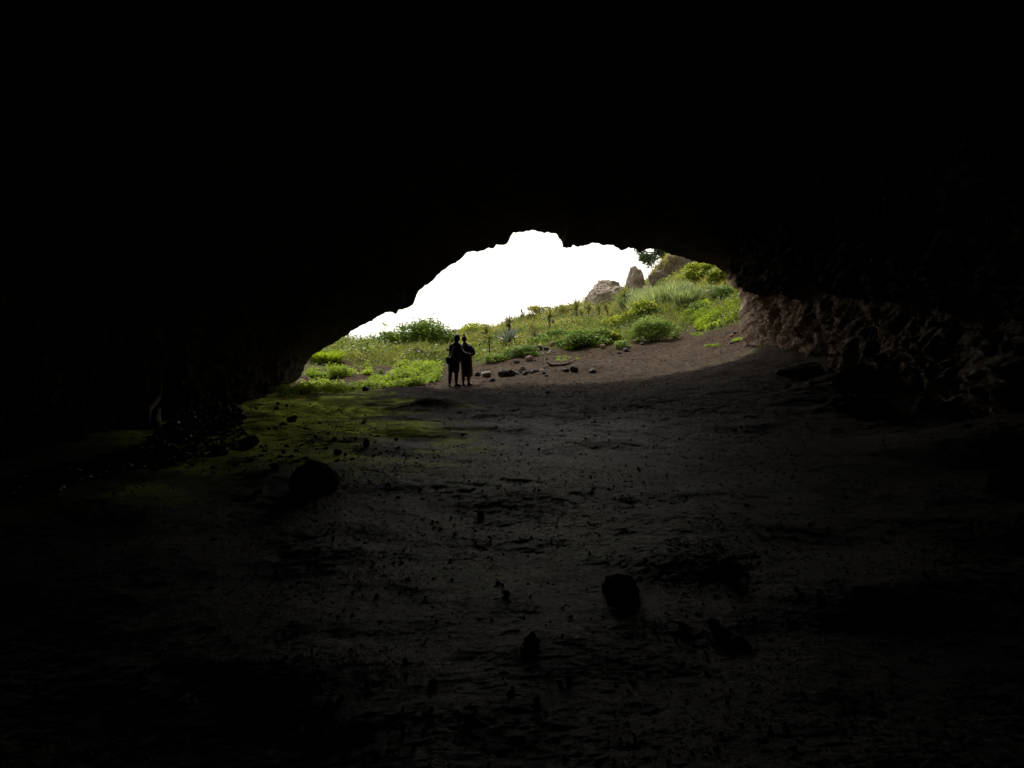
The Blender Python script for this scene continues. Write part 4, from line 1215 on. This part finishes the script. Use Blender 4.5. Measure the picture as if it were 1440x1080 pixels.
v, f, t3 = tube([(-1.8 * u_, .0, 14.6 * u_), (0.4 * u_, .0, 7.6 * u_)], [.05, .05], 6)
mesh_from('brace', v, [f, t3], M_POST, marker)

# ------------------------------------------------------------------ rubble along the left wall, roots, hanging ferns, dead leaves
from mathutils.bvhtree import BVHTree
_k = [i for i in range(len(steps) + 13) if i >= 12]
_sub = C[12::2, ::2]
_n1, _n2 = _sub.shape[:2]
_ii = np.arange(_n1 * _n2).reshape(_n1, _n2)
_bf = np.stack([_ii[:-1, :-1], _ii[1:, :-1], _ii[1:, 1:], _ii[:-1, 1:]], -1).reshape(-1, 4)
BV = BVHTree.FromPolygons(_sub.reshape(-1, 3).tolist(), _bf.tolist())
def on_wall(px, py, off=.05):
    d = Vector(ray(px, py)).normalized()
    hit, nrm, i, dist = BV.ray_cast(EYE, d)
    if hit is None:
        return np.array(P(px, py, 14))
    return np.array(hit - d * off)
Z_RUB = zone([(165, 655), (200, 632), (230, 605), (262, 588), (300, 575), (330, 574), (345, 590), (330, 600), (350, 612), (335, 630), (300, 640), (262, 652), (215, 662)])
Z_RUB2 = zone([(0, 705), (60, 694), (130, 676), (200, 655), (235, 632), (200, 628), (150, 645), (80, 662), (0, 682)])
rr = np.random.RandomState(31)
c = np.concatenate([scatter(Z_RUB, 2600, rr), scatter(Z_RUB2, 1900, rr)])
hgt = .14 * np.clip(1 - (c[:, 0] + 6.3) / 2.2, 0, 1) * (.6 + .6 * rr.uniform(size=len(c)))
c[:, 2] += hgt * rr.uniform(.4, 1, len(c))
parts = []
V, q, f, tv = leaves(c, rr.uniform(.05, .14, len(c)), rr.uniform(.25, .5, len(c)), np.clip(rr.beta(1.3, 3.2, len(c)) + (rr.uniform(size=len(c)) > .996) * .5 + .08, 0, 1), rr, .6)
parts.append((V, q, f, tv))
rv, rf = rock_shape(950, 2, 7, .15)
for k in range(900):
    p_ = c[rr.randint(len(c))] - (0, 0, .05)
    s_ = rr.uniform(.03, .11)
    an = rr.uniform(0, 6.28)
    rm = np.array([[math.cos(an), -math.sin(an), 0], [math.sin(an), math.cos(an), 0], [0, 0, 1]])
    parts.append(((rv * np.array((1, .7, .6)) * s_) @ rm.T + p_, np.zeros((0, 4), int), rf, np.full(len(rv), rr.uniform(.05, .4))))
V, fs, tv = jointint(parts)
stuff('rubble', V, fs, tv, M_DEBRIS, 'heap of dark rubble and dead leaves along the left wall foot', 'rubble')
# leaf litter on the floor
c = np.concatenate([scatter(zone([(1290, 600), (1440, 640), (1440, 700), (1340, 700), (1250, 640)]), 260, rr), scatter(zone([(930, 760), (1010, 760), (1040, 795), (950, 800)]), 220, rr), scatter(zone([(470, 660), (560, 660), (560, 690), (470, 690)]), 200, rr),
                    scatter(zone([(520, 560), (1050, 520), (1180, 600), (1250, 760), (1150, 1000), (450, 1000), (300, 760)]), 1100, rr)])
c[:, 2] += .012
V, q, f, tv = leaves(c, rr.uniform(.02, .055, len(c)), rr.uniform(.2, .5, len(c)), np.clip(rr.beta(1.2, 2.6, len(c)) + (rr.uniform(size=len(c)) > .97) * .5, 0, 1), rr, 1.2)
stuff('leaf_litter', V, [f], tv, M_DEBRIS, 'dead leaves and twigs strewn over the dim cave floor', 'leaf litter')
rr = np.random.RandomState(88)
n = 24000
yy = 2.4 * (19 / 2.4) ** rr.uniform(0, 1, n) ** .8
xx = rr.uniform(-.66, .66, n) * yy
m = (xx > -6.2) & (xx < 6.6) & (rr.uniform(size=n) < .25 + .75 * sstep(-.2, .35, fbm(xx * .9, yy * .9, 0 * xx, 720, 4, .6)))
xx, yy = xx[m], yy[m]
px2 = scatter(Z_PATH, 7000, rr)
xx, yy = np.r_[xx, px2[:, 0]], np.r_[yy, px2[:, 1]]
n = len(xx)
cz = H(xx, yy) + H_fine(xx, yy)
rv, rf = rock_shape(951, 1, 0, .25)
sz = .0022 * (1 + 3.2 * rr.uniform(size=n) ** 5) * (1 + yy * .11)
vv = rv[None] * (1 + .25 * rr.normal(size=(n, len(rv), 1)))
an = rr.uniform(0, 6.28, n)
vx = vv[..., 0] * np.cos(an)[:, None] - vv[..., 1] * .7 * np.sin(an)[:, None]
vy = vv[..., 0] * np.sin(an)[:, None] + vv[..., 1] * .7 * np.cos(an)[:, None]
V = np.stack([vx, vy, vv[..., 2] * .62], -1) * sz[:, None, None] + np.stack([xx, yy, cz + sz * .25], -1)[:, None, :]
F = (np.arange(n) * len(rv))[:, None, None] + rf[None]
M_CRUMB = leaf_mat('soil_crumb', [(0, (.03, .026, .020)), (.6, (.085, .070, .052)), (.95, (.18, .15, .115)), (1, (.4, .37, .32))], 0, .9, (1, 1, 1))
stuff('soil_crumbs', V.reshape(-1, 3), [F.reshape(-1, 3)], np.repeat(rr.beta(2, 2.5, n), len(rv)), M_CRUMB, 'crumbs of dry soil and grit strewn over the cave floor and path', 'soil crumbs')
M_ROOT = rock_mat('pale_root', (.12, .10, .07), (.42, .38, .30), 7, .02)
for pts, rad, lb in ((((227, 541), (221, 562), (208, 580), (203, 604), (188, 626)), .09, 'pale root running down the left wall to the rubble, longer one'),
                     (((224, 578), (218, 597), (206, 617)), .10, 'short thick pale root on the left wall beside the longer one'),
                     (((270, 521), (252, 545), (226, 562), (213, 572)), .035, 'thin pale root slanting across the left wall'),
                     (((306, 571), (305.5, 577), (306, 583)), .045, 'stubby pale root standing at the end of the rubble')):
    q_ = np.array([on_wall(a, b, .06) for a, b in pts])
    if rad < .05 and len(pts) == 3:
        gg = G(306, 583); q_ = np.array([gg + (0, 0, .32), gg + (.01, 0, .15), gg - (0, 0, .03)])
    k = np.linspace(0, len(q_) - 1, 22)
    q_ = np.stack([np.interp(k, np.arange(len(q_)), q_[:, j]) for j in range(3)], 1)
    q_ += .05 * np.stack([fbm(k * 1.3, 0 * k, 0 * k, 600 + j, 2) for j in range(3)], 1)
    v, f, t3 = tube(q_ - q_[0], rad * np.linspace(.5, 1.1, 22) * (1 + .25 * vnoise(k * 2, 0 * k, 0 * k, 640)), 8)
    tag(mesh_from('root', v, [f, t3], M_ROOT, loc=q_[0]), lb, 'root')
M_FERN = leaf_mat('fern_leaf', [(0, (.03, .05, .015)), (.5, (.07, .10, .03)), (1, (.13, .17, .06))], .4)
for px_, py_, lb, sd_ in ((552, 402, 'fern hanging from the roof above the left notch, nearer the wall', 1), (563, 407, 'fern hanging from the roof above the left notch, nearer the light', 2)):
    a = on_wall(px_, py_, .02)
    r2 = np.random.RandomState(700 + sd_)
    ft = thing('fern', lb, 'fern', a)
    parts = []
    for k in range(9):
        az = r2.uniform(0, 6.28); Lf = r2.uniform(.22, .42)
        pth = np.array([(math.cos(az) * .12 * t, math.sin(az) * .12 * t, -Lf * t * t) for t in np.linspace(0, 1, 14)])
        parts.append(leaves(np.repeat(pth, 2, 0) + r2.normal(size=(28, 3)) * .02, r2.uniform(.04, .09, 28), np.full(28, .35), np.clip(.5 + r2.normal(size=28) * .2, 0, 1), r2))
    V, fs, tv = jointint(parts)
    mesh_from('fronds', V, fs, M_FERN, ft, False, {'tint': tv})
    v, f, t3 = tube([(0, 0, .06), (0, 0, -.02), (0, 0, -.05)], [.05, .06, .02], 7)
    mesh_from('root_crown', v, [f, t3], M_BARK, ft)
M_DEAD = plain('dead_leaf', (.34, .29, .23), (.5, .45, .37), 30, .7, .003)
gb = G(1408, 690); mb = gb[1] / FPX
def fallen(px, py, w_, lb, ang, onrock=None):
    if onrock is None:
        g_ = G(px, py)
    else:
        g_ = P(px, py, onrock)
    m_ = g_[1] / FPX
    s_ = w_ * m_
    n_ = 9
    V = []
    for i in range(n_):
        t = i / (n_ - 1)
        wv = math.sin(math.pi * min(1, t * .96 + .02)) ** .8 * .22
        V += [((t - .5) * s_, -wv * s_, .012 + .05 * s_ * (t - .5) ** 2 * 4), ((t - .5) * s_, 0, .004 + .05 * s_ * (t - .5) ** 2 * 4), ((t - .5) * s_, wv * s_, .015 + .06 * s_ * (t - .5) ** 2 * 4)]
    F = [(3 * i + j, 3 * i + j + 1, 3 * i + j + 4, 3 * i + j + 3) for i in range(n_ - 1) for j in (0, 1)]
    o = mesh_from('fallen_leaf', V, np.array(F), M_DEAD, loc=g_)
    o.rotation_euler = (.5, .1, ang)
    sm = o.modifiers.new('thickness', 'SOLIDIFY'); sm.thickness = .003
    return tag(o, lb, 'leaf')
for px_, py_, w_, a, lb in ((1386, 658, 12, 1.0, 'pale dead leaf at the left end of the dark leafy rock'), (1400, 654, 17, -.5, 'largest pale dead leaf on top of the dark leafy rock'), (1411, 655, 14, .1, 'pale dead leaf lying flat on the right top of the leafy rock'), (1423, 662, 10, 1.2, 'pale dead leaf at the right end of the dark leafy rock')):
    fallen(px_, py_, w_, lb, a, gb[1] - .06)
fallen(1379, 632, 9, 'single white dead leaf on the floor above the leafy rock', .9)
fallen(1366, 586, 7, 'single white dead leaf near the massive right-edge boulder', .9)

# ------------------------------------------------------------------ the two people
M_SKIN = plain('skin', (.12, .068, .045), (.16, .092, .062), 20, .55, .001)
M_HAIR = plain('dark_hair', (.02, .016, .014), (.045, .035, .03), 60, .6, .003)
M_NAVY = plain('navy_cloth', (.075, .070, .10), (.12, .11, .15), 60, .9, .002)
M_BLACK = plain('black_cloth', (.065, .060, .074), (.11, .10, .12), 60, .9, .002)
M_HEM_GLOW = plain('hem_glow_cloth', (.34, .18, .016), (.46, .26, .03), 40, .85, .002, .6)
M_DRESS = plain('dark_dress_cloth', (.08, .052, .032), (.12, .08, .045), 40, .9, .002, .2)
M_SHOE = plain('black_shoe', (.015, .014, .014), (.03, .028, .028), 20, .5, .001)
M_SHOE_GLINT = plain('shoe_glint_white', (.6, .58, .55), (.75, .73, .7), 20, .6, .001)
M_BAG = plain('dark_bag', (.018, .016, .02), (.035, .03, .035), 30, .7, .002)
M_EYE = plain('eye', (.03, .02, .02), (.7, .7, .68), 2, .2, .0001)

def skinned(name, joints, edges, mat, parent, sub=2, rootj=None):
    """one continuous surface grown round a skeleton: joints {key: (x,y,z,rx,ry)}"""
    keys = list(joints)
    me = bpy.data.meshes.new(name)
    me.from_pydata([joints[k][:3] for k in keys], [(keys.index(a), keys.index(b)) for a, b in edges], [])
    o = bpy.data.objects.new(name, me)
    COL.objects.link(o)
    sk = o.modifiers.new('skin', 'SKIN')
    sk.use_smooth_shade = True
    lay = me.skin_vertices[0] if me.skin_vertices else None
    for i, k in enumerate(keys):
        lay.data[i].radius = joints[k][3:5]
        lay.data[i].use_root = (k == (rootj or keys[0]))
    ss_ = o.modifiers.new('sub', 'SUBSURF'); ss_.levels = sub; ss_.render_levels = sub
    dg = bpy.context.evaluated_depsgraph_get()
    nm = bpy.data.meshes.new_from_object(o.evaluated_get(dg))
    o.modifiers.clear()
    o.data = nm
    nm.materials.clear(); nm.materials.append(mat)
    o.parent = parent
    return o

def loft(name, rings, mat, parent, seg=28, fold=0, thick=.006, nf=9, seed=0, cap_top=False):
    """cloth tube: rings (x, y, z, rx, ry); fold = depth of the folds, growing to the last ring"""
    V = []
    n = len(rings)
    for i, (x, y, z, rx, ry) in enumerate(rings):
        for k in range(seg):
            a = 2 * math.pi * k / seg
            q = 1 + fold * (i / (n - 1)) * math.sin(a * nf + seed + .6 * math.sin(a * 2 + seed))
            V.append((x + rx * q * math.cos(a), y + ry * q * math.sin(a), z + (.012 * math.sin(a * 3 + seed) if i == n - 1 else 0)))
    F = [(i * seg + k, i * seg + (k + 1) % seg, (i + 1) * seg + (k + 1) % seg, (i + 1) * seg + k) for i in range(n - 1) for k in range(seg)]
    o = mesh_from(name, V, np.array(F), mat, parent)
    m = o.modifiers.new('thickness', 'SOLIDIFY'); m.thickness = thick; m.offset = 0
    s = o.modifiers.new('sub', 'SUBSURF'); s.levels = 1; s.render_levels = 2
    return o

def hand(J, E, wrist, key, at, dirv, palm_n, s=1.0):
    """palm, four fingers of different lengths and a thumb rooted on the palm's side"""
    d = np.array(dirv, float); d /= np.linalg.norm(d)
    nn_ = np.array(palm_n, float); nn_ -= d * (nn_ @ d); nn_ /= np.linalg.norm(nn_)
    sd_ = np.cross(d, nn_)
    a = np.array(at, float)
    pc = a + d * .055 * s
    J[key + 'palm'] = (*pc, .030 * s, .016 * s); E.append((wrist, key + 'palm'))
    for i, (o_, L_) in enumerate(((-.030, .070), (-.010, .082), (.010, .077), (.029, .060))):
        b = a + (d * .088 + sd_ * o_) * s
        k1 = b + (d * L_ * .5 - nn_ * -.012) * s
        k2 = b + (d * L_ * .86 + nn_ * .034) * s
        J[f'{key}k{i}'] = (*b, .0105 * s, .0105 * s); J[f'{key}m{i}'] = (*k1, .009 * s, .009 * s); J[f'{key}t{i}'] = (*k2, .0075 * s, .0075 * s)
        E += [(key + 'palm', f'{key}k{i}'), (f'{key}k{i}', f'{key}m{i}'), (f'{key}m{i}', f'{key}t{i}')]
    b = a + (d * .035 - sd_ * .036 + nn_ * .006) * s
    t_ = b + (d * .045 - sd_ * .022 + nn_ * .02) * s
    J[key + 'th0'] = (*b, .012 * s, .012 * s); J[key + 'th1'] = (*t_, .009 * s, .009 * s)
    E += [(key + 'palm', key + 'th0'), (key + 'th0', key + 'th1')]

def head(J, E, neck, c, yaw, hs=1.0):
    """skull, jaw and nose; yaw turns the face (0 = away from us, +y)"""
    f_ = np.array((math.sin(yaw), math.cos(yaw), 0)); c = np.array(c)
    J['jaw'] = (*(c - (0, 0, .062 * hs) + f_ * .022), .062 * hs, .060 * hs)
    J['skull'] = (*(c + (0, 0, .022 * hs) - f_ * .006), .080 * hs, .086 * hs)
    J['crown'] = (*(c + (0, 0, .085 * hs) - f_ * .006), .052 * hs, .058 * hs)
    J['nose0'] = (*(c - (0, 0, .012) + f_ * .082), .014, .016)
    J['nose1'] = (*(c - (0, 0, .026) + f_ * .108), .010, .010)
    E += [(neck, 'jaw'), ('jaw', 'skull'), ('skull', 'crown'), ('skull', 'nose0'), ('nose0', 'nose1')]

def blob(name, c, r, mat, parent, sub=3, noise=.0, seed=1, cut=None, rotz=0):
    bm = bmesh.new(); bmesh.ops.create_icosphere(bm, subdivisions=sub, radius=1)
    V = np.array([v.co[:] for v in bm.verts]); F = np.array([[v.index for v in f.verts] for f in bm.faces]); bm.free()
    if noise: V = V * (1 + noise * fbm(V[:, 0] * 3, V[:, 1] * 3, V[:, 2] * 1.2, seed, 2))[:, None]
    V = V * np.array(r)
    if cut: V = cut(V)
    cz, sz = math.cos(rotz), math.sin(rotz)
    V = V @ np.array([[cz, sz, 0], [-sz, cz, 0], [0, 0, 1]])
    return mesh_from(name, V + np.array(c), F, mat, parent)

def face(parent, c, yaw):
    f_ = np.array((math.sin(yaw), math.cos(yaw), 0)); s_ = np.array((f_[1], -f_[0], 0)); c = np.array(c)
    for k in (-1, 1):
        blob('eye', c + f_ * .074 + s_ * .031 * k + (0, 0, .006), (.012, .012, .010), M_EYE, parent, 2)
        blob('ear', c - f_ * .002 + s_ * .079 * k - (0, 0, .008), (.012, .022, .032), M_SKIN, parent, 2, rotz=-yaw)
    blob('mouth', c + f_ * .080 - (0, 0, .062), (.024, .010, .008), M_BROWN, parent, 2, rotz=-yaw)

def shoe(parent, x, y, z, yaw, mat, L=.25, wide=.092, h=.085, name='shoe'):
    def cut(V):
        V = V.copy()
        t = V[:, 1] / (L / 2)
        V[:, 2] = np.where(V[:, 2] < -.022, -.022, V[:, 2])
        V[:, 2] = np.where(V[:, 2] > 0, V[:, 2] * (1 - .45 * np.clip(t + .2, 0, 1)), V[:, 2])
        return V
    return blob(name, (x + math.sin(yaw) * L * .22, y + math.cos(yaw) * L * .22, z + .022), (wide / 2, L / 2, h), mat, parent, 3, cut=cut, rotz=-yaw)

def sleeve(pts, rad, mat, parent):
    q = np.array(pts, float)
    tt = np.linspace(0, 1, 13)
    c = ((1 - tt) ** 2)[:, None] * q[0] + (2 * tt * (1 - tt))[:, None] * (2 * q[1] - .5 * q[0] - .5 * q[2]) + (tt ** 2)[:, None] * q[2]
    r = np.interp(tt, [0, .5, 1], rad) * (1 + .05 * np.sin(tt * 25))
    v, f, t3 = tube(c, r, 14)
    return mesh_from('sleeve', v, [f, t3], mat, parent)
def build_left():
    g0 = G(637.5, 543.4); g0[2] -= .004
    root = thing('person', 'person with bobbed hair in a dark top and knee-length shorts', 'person', g0)
    zL = float(H(g0[0] - .11, g0[1] - .10)) - g0[2]; zR = float(H(g0[0] + .09, g0[1] + .02)) - g0[2]
    J = {}
    J['pelvis'] = (.02, 0, .90, .150, .105)
    J['waist'] = (.04, 0, 1.06, .138, .10)
    J['chest'] = (.065, 0, 1.25, .155, .105)
    J['collar'] = (.085, .0, 1.375, .085, .070)
    J['neck'] = (.10, .005, 1.44, .060, .058)
    for k, (x, y) in {'hl': (-.075, 0), 'hr': (.105, 0)}.items():
        J[k] = (x, y, .84, .092, .092)
    J['kl'] = (-.095, -.05, .47, .076, .076); J['kr'] = (.095, .02, .47, .076, .076)
    J['cl'] = (-.10, -.10, .32, .075, .076); J['cr'] = (.092, .02, .32, .075, .076)
    J['al'] = (-.11, -.10, zL + .085, .044, .046); J['ar'] = (.09, .02, zR + .085, .044, .046)
    J['fl'] = (-.13, .01, zL + .035, .034, .026); J['fr'] = (.17, .06, zR + .035, .034, .026)
    J['sl'] = (-.085, 0, 1.335, .062, .058); J['sr'] = (.225, .01, 1.34, .062, .058)
    J['el'] = (-.098, .05, 1.07, .043, .043); J['wl'] = (-.10, .20, .92, .027, .027)
    J['er'] = (.30, -.13, 1.12, .043, .043); J['wr'] = (.47, -.135, 1.06, .027, .027)
    E = [('pelvis', 'waist'), ('waist', 'chest'), ('chest', 'collar'), ('collar', 'neck'), ('pelvis', 'hl'), ('pelvis', 'hr'), ('hl', 'kl'), ('hr', 'kr'), ('kl', 'cl'), ('kr', 'cr'), ('cl', 'al'), ('cr', 'ar'), ('al', 'fl'), ('ar', 'fr'),
         ('collar', 'sl'), ('collar', 'sr'), ('sl', 'el'), ('el', 'wl'), ('sr', 'er'), ('er', 'wr')]
    hand(J, E, 'wl', 'L', J['wl'][:3], (0, .12, -1), (1, .3, 0))
    hand(J, E, 'wr', 'R', J['wr'][:3], (1, .15, -.2), (0, 1, 0))
    hc = (.122, .005, 1.555)
    head(J, E, 'neck', hc, .5)
    skinned('body', J, E, M_SKIN, root, 2, 'pelvis')
    face(root, hc, .5)
    def bob(V):
        V = V.copy()
        low = V[:, 2] < -.01
        V[:, 0] = np.where(low, V[:, 0] * (1 + .28 * np.clip(-V[:, 2] / .11, 0, 1)), V[:, 0])
        V[:, 2] = np.maximum(V[:, 2], -.112 + .012 * np.sin(V[:, 0] * 60))
        V[:, 1] = np.where((V[:, 1] > .03) & (V[:, 2] < .045), .03, V[:, 1])
        return V
    blob('hair', (hc[0], hc[1] - .012, hc[2] + .012), (.108, .112, .125), M_HAIR, root, 4, .05, 3, bob, rotz=-.5)
    top = loft('shirt', [(.062, 0, .77, .182, .135), (.07, 0, .95, .170, .120), (.078, 0, 1.15, .172, .118), (.082, 0, 1.27, .178, .112), (.085, 0, 1.335, .160, .098), (.09, 0, 1.385, .112, .078), (.097, .002, 1.43, .064, .060)], M_NAVY, root, 28, 0)
    for pts in (((-.075, 0, 1.325), (-.082, .05, 1.07), (-.09, .19, .93)), ((.245, .005, 1.325), (.30, -.13, 1.12), (.46, -.14, 1.065))):
        sleeve(pts, (.072, .062, .046), M_NAVY, top)
    sh = {'p': (.03, 0, .92, .20, .135), 'p2': (.03, 0, .83, .215, .14), 'l0': (-.055, -.005, .74, .128, .12), 'r0': (.105, .0, .74, .128, .12), 'l1': (-.070, -.04, .57, .115, .115), 'r1': (.10, .01, .56, .115, .115), 'l2': (-.080, -.055, .415, .098, .100), 'r2': (.09, .015, .385, .095, .100)}
    skinned('shorts', sh, [('p', 'p2'), ('p2', 'l0'), ('p2', 'r0'), ('l0', 'l1'), ('r0', 'r1'), ('l1', 'l2'), ('r1', 'r2')], M_BLACK, root, 2, 'p')
    shoe(root, -.11, -.10, zL - .002, -.35, M_SHOE); shoe(root, .09, .02, zR - .002, 1.15, M_SHOE, L=.27)
    return root, g0
def build_right():
    g0 = G(655.0, 542.2); g0[2] -= .004
    root = thing('person', 'person with a topknot in a long loose dress with backlit glow painted on its hem', 'person', g0)
    z1 = float(H(g0[0] - .085, g0[1])) - g0[2]; z2 = float(H(g0[0] + .09, g0[1] + .03)) - g0[2]
    J = {}
    J['pelvis'] = (.01, 0, .86, .150, .105)
    J['waist'] = (.0, 0, 1.03, .130, .092)
    J['chest'] = (-.005, 0, 1.20, .152, .100)
    J['collar'] = (-.02, .0, 1.33, .085, .068)
    J['neck'] = (-.035, .005, 1.40, .045, .045)
    J['hl'] = (-.075, 0, .80, .090, .090); J['hr'] = (.095, 0, .80, .090, .090)
    J['kl'] = (-.08, .02, .45, .074, .072); J['kr'] = (.09, .03, .45, .074, .072)
    J['cl'] = (-.083, .0, .30, .073, .074); J['cr'] = (.09, .02, .30, .073, .074)
    J['al'] = (-.085, 0, z1 + .085, .043, .045); J['ar'] = (.09, .03, z2 + .085, .043, .045)
    J['fl'] = (-.06, .11, z1 + .035, .034, .026); J['fr'] = (.16, .10, z2 + .035, .034, .026)
    J['sl'] = (-.175, 0, 1.295, .060, .056); J['sr'] = (.125, .0, 1.30, .060, .056)
    J['er'] = (.255, -.03, 1.10, .042, .042); J['wr'] = (.20, .16, 1.03, .026, .026)
    J['el'] = (-.30, -.10, 1.14, .042, .042); J['wl'] = (-.46, -.175, 1.16, .026, .026)
    E = [('pelvis', 'waist'), ('waist', 'chest'), ('chest', 'collar'), ('collar', 'neck'), ('pelvis', 'hl'), ('pelvis', 'hr'), ('hl', 'kl'), ('hr', 'kr'), ('kl', 'cl'), ('kr', 'cr'), ('cl', 'al'), ('cr', 'ar'), ('al', 'fl'), ('ar', 'fr'),
         ('collar', 'sl'), ('collar', 'sr'), ('sl', 'el'), ('el', 'wl'), ('sr', 'er'), ('er', 'wr')]
    hand(J, E, 'wl', 'L', J['wl'][:3], (-1, -.05, .1), (0, 1, 0))
    hand(J, E, 'wr', 'R', J['wr'][:3], (-.6, .5, -.1), (-.3, -1, 0))
    hc = (-.048, .005, 1.505)
    head(J, E, 'neck', hc, -.15, .95)
    skinned('body', J, E, M_SKIN, root, 2, 'pelvis')
    face(root, hc, -.15)
    def cutf(V):
        V = V.copy()
        V[:, 1] = np.where((V[:, 1] > .03) & (V[:, 2] < .035), .03, V[:, 1])
        V[:, 0] = V[:, 0] * (1 - .25 * np.clip(-V[:, 2] / .11, 0, 1))
        return V
    hair = blob('hair', (hc[0], hc[1] - .010, hc[2] + .012), (.083, .098, .112), M_HAIR, root, 4, .04, 5, cutf, rotz=.15)
    blob('topknot', (hc[0] - .008, hc[1] - .015, hc[2] + .138), (.034, .036, .044), M_HAIR, hair, 3, .10, 6)
    top = loft('top', [(.0, 0, .80, .208, .142), (-.015, 0, 1.0, .205, .130), (-.02, 0, 1.17, .200, .122), (-.025, 0, 1.25, .188, .112), (-.028, 0, 1.305, .152, .096), (-.03, 0, 1.345, .102, .080), (-.034, .002, 1.39, .058, .055)], M_BLACK, root, 28, 0)
    for pts, rad in ((((.115, 0, 1.285), (.240, -.03, 1.11), (.205, .12, 1.03)), (.082, .074, .070)), (((-.185, 0, 1.285), (-.30, -.10, 1.14), (-.43, -.16, 1.15)), (.078, .064, .048))):
        sleeve(pts, rad, M_BLACK, top)
    dr = loft('dress', [(-.01, 0, 1.14, .170, .112), (-.008, 0, 1.02, .190, .122), (.0, 0, .86, .195, .135), (.022, 0, .70, .188, .142), (.030, .0, .52, .186, .15), (.040, .0, .36, .188, .158)], M_DRESS, root, 36, .05, .006, 8, 2)
    loft('hem', [(.040, .0, .362, .189, .159), (.042, .0, .33, .190, .160), (.044, .0, .292, .191, .162)], M_HEM_GLOW, dr, 36, .05, .005, 8, 2)  # sunlight through the cloth, painted as a bright band
    for x_, y_, z_, a_ in ((-.085, 0, z1, .35), (.09, .03, z2, .75)):
        s_ = shoe(root, x_, y_, z_ - .002, a_, M_SHOE, .24)
        blob('shoe_glint', (x_ + math.sin(a_) * .085, y_ + math.cos(a_) * .085, z_ + .075), (.038, .05, .010), M_SHOE_GLINT, s_, 2, rotz=-a_)  # sun highlight on the shoe top, painted as a white patch
    return root, g0
pl_, gl_ = build_left()
pr_, gr_ = build_right()
# shoulder bag at the left-hand person's hip
bag = thing('shoulder_bag', 'dark pouch bag hanging at the hip of the bob-haired person', 'bag', gl_ + np.array((-.155, -.03, .72)))
V, F = rock_shape(5, 3, 2, .03, .62)
mesh_from('pouch', V * np.array((.085, .06, .115)) + np.array((0, 0, .12)), F, M_BAG, bag)
v, f, t3 = tube([(-.01, 0, .22), (.06, -.10, .36), (.18, -.15, .52), (.36, -.03, .66), (.33, .12, .58), (.16, .16, .42), (.04, .08, .22)], [.012] * 7, 6)
mesh_from('strap', v, [f, t3], M_BAG, bag)
